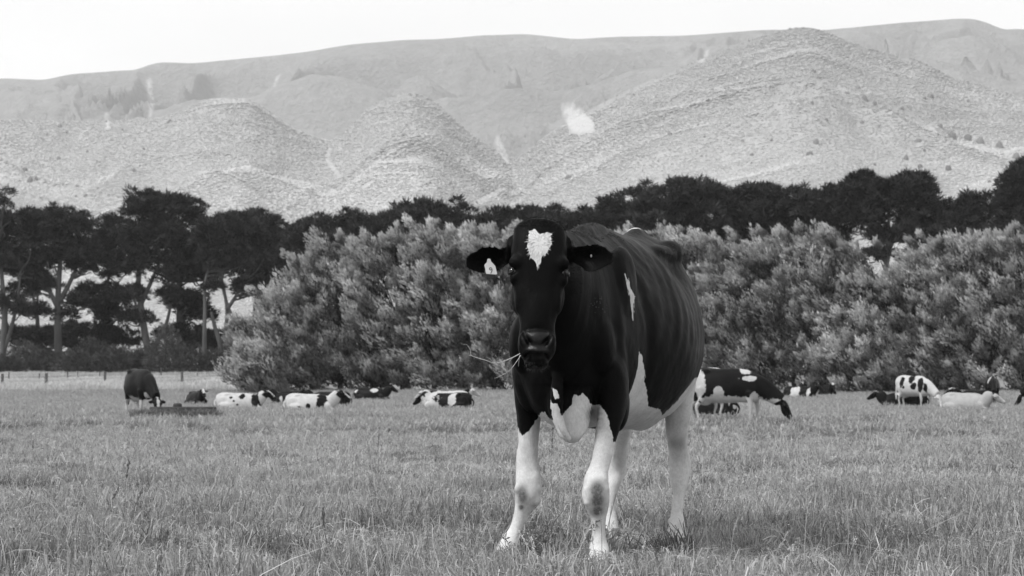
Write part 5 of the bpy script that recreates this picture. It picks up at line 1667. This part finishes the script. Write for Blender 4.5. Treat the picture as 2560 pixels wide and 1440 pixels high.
herd_cow(962, 114, -20, 'lying', 'black', [('w', .5, -.2, 1.3, .25, .3, .12), ('w', -.1, 0, .85, .1, .2, .2), ('w', 1.6, -.1, 1.2, .12, .2, .12)], 'dark cow with three white spots resting in the shade at the foot of the hedge', LY, seed=7, legs=0)
herd_cow(1072, 94, 172, 'lying', 'white', [('b', .55, .2, 1.22, .20, .4, .07), ('b', 1.2, .2, 1.2, .10, .3, .10), ('b', 0, 0, .9, .1, .2, .15)], 'almost wholly white cow resting behind another, thin black marks on its side', LY, yaw=.5, up=-.10, seed=8, head_col='white')
herd_cow(1160, 99, -6, 'lying', 'black', [('w', .9, -.1, 1.2, .4, .3, .25), ('w', -.02, 0, .9, .14, .3, .4)], 'resting cow with a white head and black back behind the pair', LY, yaw=-.4, seed=9, head_col='white', legs=0)
herd_cow(1068, 84, 176, 'lying', 'black', [('w', .12, 0, .9, .40, .6, .6), ('w', 1.08, .2, 1.15, .22, .4, .28), ('w', .6, .3, .72, .5, .3, .10)], 'resting cow before the white pair, black barrel with a white blotch', LY, yaw=.7, up=-.22, seed=10, head_col='black', legs=0)
herd_cow(1893, 53, -9, 'grazing', 'black', [('w', 1.44, -.2, .98, .15, .5, .50), ('w', 1.25, -.2, .62, .35, .4, .18), ('w', .65, -.2, .60, .62, .4, .15), ('w', .95, -.3, .78, .12, .3, .16), ('w', .12, 0, .72, .12, .3, .20), ('w', .30, -.1, 1.40, .17, .25, .14), ('w', .22, -.2, 1.18, .20, .25, .07), ('w', .08, -.22, 1.28, .05, .1, .03), ('w', .45, -.3, 1.18, .03, .1, .02)],
         'big black grazing cow with white belly and a white strip before its rump', GR, seed=11, legs=.66)
herd_cow(1650, 57, 176, 'standing', 'white', [('b', 1.5, .2, 1.30, .05, .2, .04), ('b', 1.62, .2, 1.2, .04, .2, .04), ('b', 1.4, .2, 1.2, .04, .2, .03), ('b', 1.56, .2, 1.1, .04, .2, .03), ('b', .5, .2, 1.1, .3, .3, .3), ('b', 1.68, .2, 1.32, .03, .2, .03)], 'white cow with small black flecks on its rump, mostly hidden behind the large cow', GR, seed=12, legs=0, warp=.03)
herd_cow(1690, 62, 178, 'lying', 'black', [('w', 1.7, .1, 1.1, .08, .2, .08)], 'dark cow lying low between the large cow and the grazing one', LY, seed=13, legs=0)
herd_cow(2030, 118, -40, 'lying', 'black', [('w', .9, -.2, 1.0, .25, .5, .5), ('w', .1, -.1, .9, .1, .4, .5)], 'far dark resting cow with two upright white bands', LY, seed=14, legs=0)
herd_cow(2078, 124, -85, 'lying', 'black', [], 'far dark resting cow with a white forehead, next to the banded one', LY, seed=15, blaze=(.05, .08), legs=0)
herd_cow(2212, 90, 174, 'lying', 'black', [('w', .75, .2, 1.36, .28, .25, .12), ('w', .1, .2, .75, .2, .3, .10)], 'black resting cow with a white saddle mark, looking away from the spotted standing cow', LY, yaw=.4, up=-.05, seed=16, blaze=(.04, .06), legs=0)
herd_cow(2318, 88, -58, 'grazing', 'white', [('b', .75, -.2, 1.3, .18, .3, .2), ('b', .18, -.2, 1.0, .13, .2, .33), ('b', .5, -.3, 1.0, .14, .2, .12), ('b', 1.2, -.2, 1.15, .14, .3, .20), ('b', 1.05, -.3, .95, .10, .2, .09), ('b', -.1, -.1, .9, .12, .2, .2)],
         'white cow with long black blotches grazing on its feet before the hedge', GR, seed=17, head_col='white')
herd_cow(2400, 104, 170, 'lying', 'black', [], 'dark resting cow at the foot of the hedge with a pale poll', LY, seed=18, blaze=(.0, .09), legs=0)
herd_cow(2484, 101, -100, 'grazing', 'black', [('w', .3, -.2, 1.2, .15, .2, .2), ('w', .15, .15, 1.38, .1, .1, .06)], 'dark cow on its feet seen head on, grazing near the pale resting one', GR, seed=19, legs=.5)
herd_cow(2462, 80, -42, 'lying', 'white', [], 'plain pale grey resting cow without markings', LY, yaw=-.3, up=-.15, dusk=.35, seed=20, head_col='white')
herd_cow(2590, 90, 172, 'grazing', 'black', [('w', 0, 0, .75, .15, .3, .2)], 'dark grazing cow cut off by the frame edge', GR, seed=21, blaze=(.1, .05), legs=.45)

# ------------------------------------------------------------------ trough, posts, rails
M_TROUGH = simple_mat('damp_dark_concrete', .055, .85, .2, 6, .4, .6, 25)
M_WATER = simple_mat('trough_water', .02, .05, .6)
M_POST = simple_mat('weathered_post', .12, .9, .1, 10, .35, .6, 30, 'Object', (1, 1, .2))
b = on_ground(458, 57.5)
t = empty('water_trough', tuple(b), 0); tag(t, 'long low dark trough with grass growing round it, beside the grazing cow', 'trough')
def ring_mesh(rx, ry, h, th, n=48):
    a = np.linspace(0, 2 * math.pi, n, endpoint=False)
    prof = [(rx, -.05), (rx * 1.01, h * .9), (rx * .995, h), (rx - th, h), (rx - th, h * .45)]
    V = np.array([[math.copysign(abs(math.cos(q)) ** .6, math.cos(q)) * pr, math.copysign(abs(math.sin(q)) ** .6, math.sin(q)) * (pr - rx + ry), pz] for pr, pz in prof for q in a])
    k = len(prof)
    F = np.array([[i * n + j, i * n + (j + 1) % n, (i + 1) * n + (j + 1) % n, (i + 1) * n + j] for i in range(k - 1) for j in range(n)])
    return V, F
V, F = ring_mesh(.90, .50, .40, .07)
mesh_obj('basin', V, F, M_TROUGH, t)
a = np.linspace(0, 2 * math.pi, 48, endpoint=False)
Vw = np.vstack([[[0, 0, .33]], np.stack([.835 * np.sign(np.cos(a)) * np.abs(np.cos(a)) ** .6, .435 * np.sign(np.sin(a)) * np.abs(np.sin(a)) ** .6, np.full(48, .33)], -1)])
mesh_obj('water', Vw, np.array([[0, 1 + j, 1 + (j + 1) % 48] for j in range(48)]), M_WATER, t)
q = Parts(); q.loft([(-.14, -.1, .34), (-.14, -.1, .46), (-.14, -.1, .50)], np.array([1., 0, 0]), np.array([0, 1., 0]), [.12, .12, .08], [.09, .09, .06], [.09, .09, .06], 3, n=6, m=16)
V, F = q.arrays(); mesh_obj('float_box', V, F, M_TROUGH, t)
x = np.concatenate([b[0] + rg.uniform(-1.05, 1.05, 60), b[0] + rg.uniform(-1.3, -.7, 14)]); y = np.concatenate([57.5 - .5 - rg.uniform(0, .35, 60), 57.5 + rg.uniform(-.5, .3, 14)])
tall_t = [tuft_mesh('tall_dark_tuft', rg, 60, .16, .10, .34, .012, M_GDARK, .6) for _ in range(3)]
x = np.concatenate([x, b[0] + rg.uniform(-1.1, 1.1, 70)]); y = np.concatenate([y, 57.5 - .6 - rg.uniform(0, .5, 70)])
lay('trough_grass', x, y, rg.uniform(.7, 1.3, len(x)), rg.integers(0, 3, len(x)), tall_t)

def post_mesh(seed, h, w):
    rng = np.random.default_rng(seed)
    q = Parts()
    q.loft([(0, 0, -.3), (rng.normal() * .01, 0, h * .5), (rng.normal() * .015, 0, h * .97), (rng.normal() * .015, 0, h)], np.array([1., 0, 0]), np.array([0, 1., 0]), [w, w * .96, w * .9, w * .6], [w, w * .96, w * .9, w * .6], [w] * 4, 3.2, n=9, m=14)
    V, F = q.arrays()
    return mesh_np('post', V, F, False, M_POST)
def wire_fence(label, posts, hs, wires, w=.12):
    base = on_ground(posts[0][0], posts[0][1])
    t = empty('wire_fence', tuple(base)); tag(t, label, 'fence')
    tops = []
    for k, (px_, Y_) in enumerate(posts):
        p_ = on_ground(px_, Y_)
        me = post_mesh(int(px_) + 9000, hs[k % len(hs)], w)
        o = link(bpy.data.objects.new('post', me), t); o.location = p_ - base
        o.rotation_euler = (0, (random.random() - .5) * .08, random.random() * 3)
        tops.append(p_ - base)
    for wz in wires:
        q = Parts()
        q.tube([tp + np.array([0, -w, wz]) for tp in tops], [.008] * len(tops), n=len(tops) * 4, m=4)
        V, F = q.arrays(); mesh_obj('wire', V, F, M_POST, t)
# nearer run, then the run beyond it
wire_fence('nearer post and wire fence with thick grey posts crossing the pale grass', [(-60, 165), (5, 168), (115, 178), (262, 196), (455, 205), (560, 222)], [1.28, 1.22, 1.3], (.35, .65, .95))
wire_fence('farther post and wire fence with thin posts along the pale grass strip', [(-40, 205), (22, 208), (98, 214), (168, 220), (193, 222), (248, 232), (318, 240), (402, 250), (493, 254), (560, 256), (590, 258)], [1.05, 1.1, .95], (.3, .6, .9), .06)
# short rail fence at the corner of the windbreak
base = on_ground(612, 150)
t = empty('rail_fence', tuple(base)); tag(t, 'short wooden rail fence stub with two rails at the open end of the willows', 'fence')
for px_ in (614, 622, 646):
    o = link(bpy.data.objects.new('post', post_mesh(px_, .95 if px_ != 614 else 1.05, .10)), t); o.location = on_ground(px_, 150) - base
for z_ in (.42, .86):
    q = Parts(); A_, B_ = on_ground(608, 150) - base, on_ground(650, 149.6) - base
    q.loft([A_ + np.array([0, -.13, z_]), (A_ + B_) / 2 + np.array([0, -.13, z_]), B_ + np.array([0, -.13, z_])], np.array([0, 1., 0]), Zup, .03, .075, .075, 4, n=6, m=12)
    V, F = q.arrays(); mesh_obj('rail', V, F, M_POST, t, False)
# ------------------------------------------------------------------ haze
hz = bpy.data.materials.new('haze_air'); hz.use_nodes = True
nt = hz.node_tree
for n in list(nt.nodes): nt.nodes.remove(n)
out = nt.nodes.new('ShaderNodeOutputMaterial'); pv = nt.nodes.new('ShaderNodeVolumePrincipled')
pv.inputs['Color'].default_value = (.93, .93, .93, 1); pv.inputs['Density'].default_value = 0.00008
pv.inputs['Anisotropy'].default_value = 0.2
nt.links.new(pv.outputs[0], out.inputs['Volume'])
bm = bmesh.new(); bmesh.ops.create_cube(bm, size=1.0)
me = bpy.data.meshes.new('haze'); bm.to_mesh(me); bm.free(); me.materials.append(hz)
haze = link(bpy.data.objects.new('haze', me))
haze.location = (0, 3700, 500 - 1.5); haze.scale = (9000, 7600, 1000)
haze['kind'] = 'stuff'
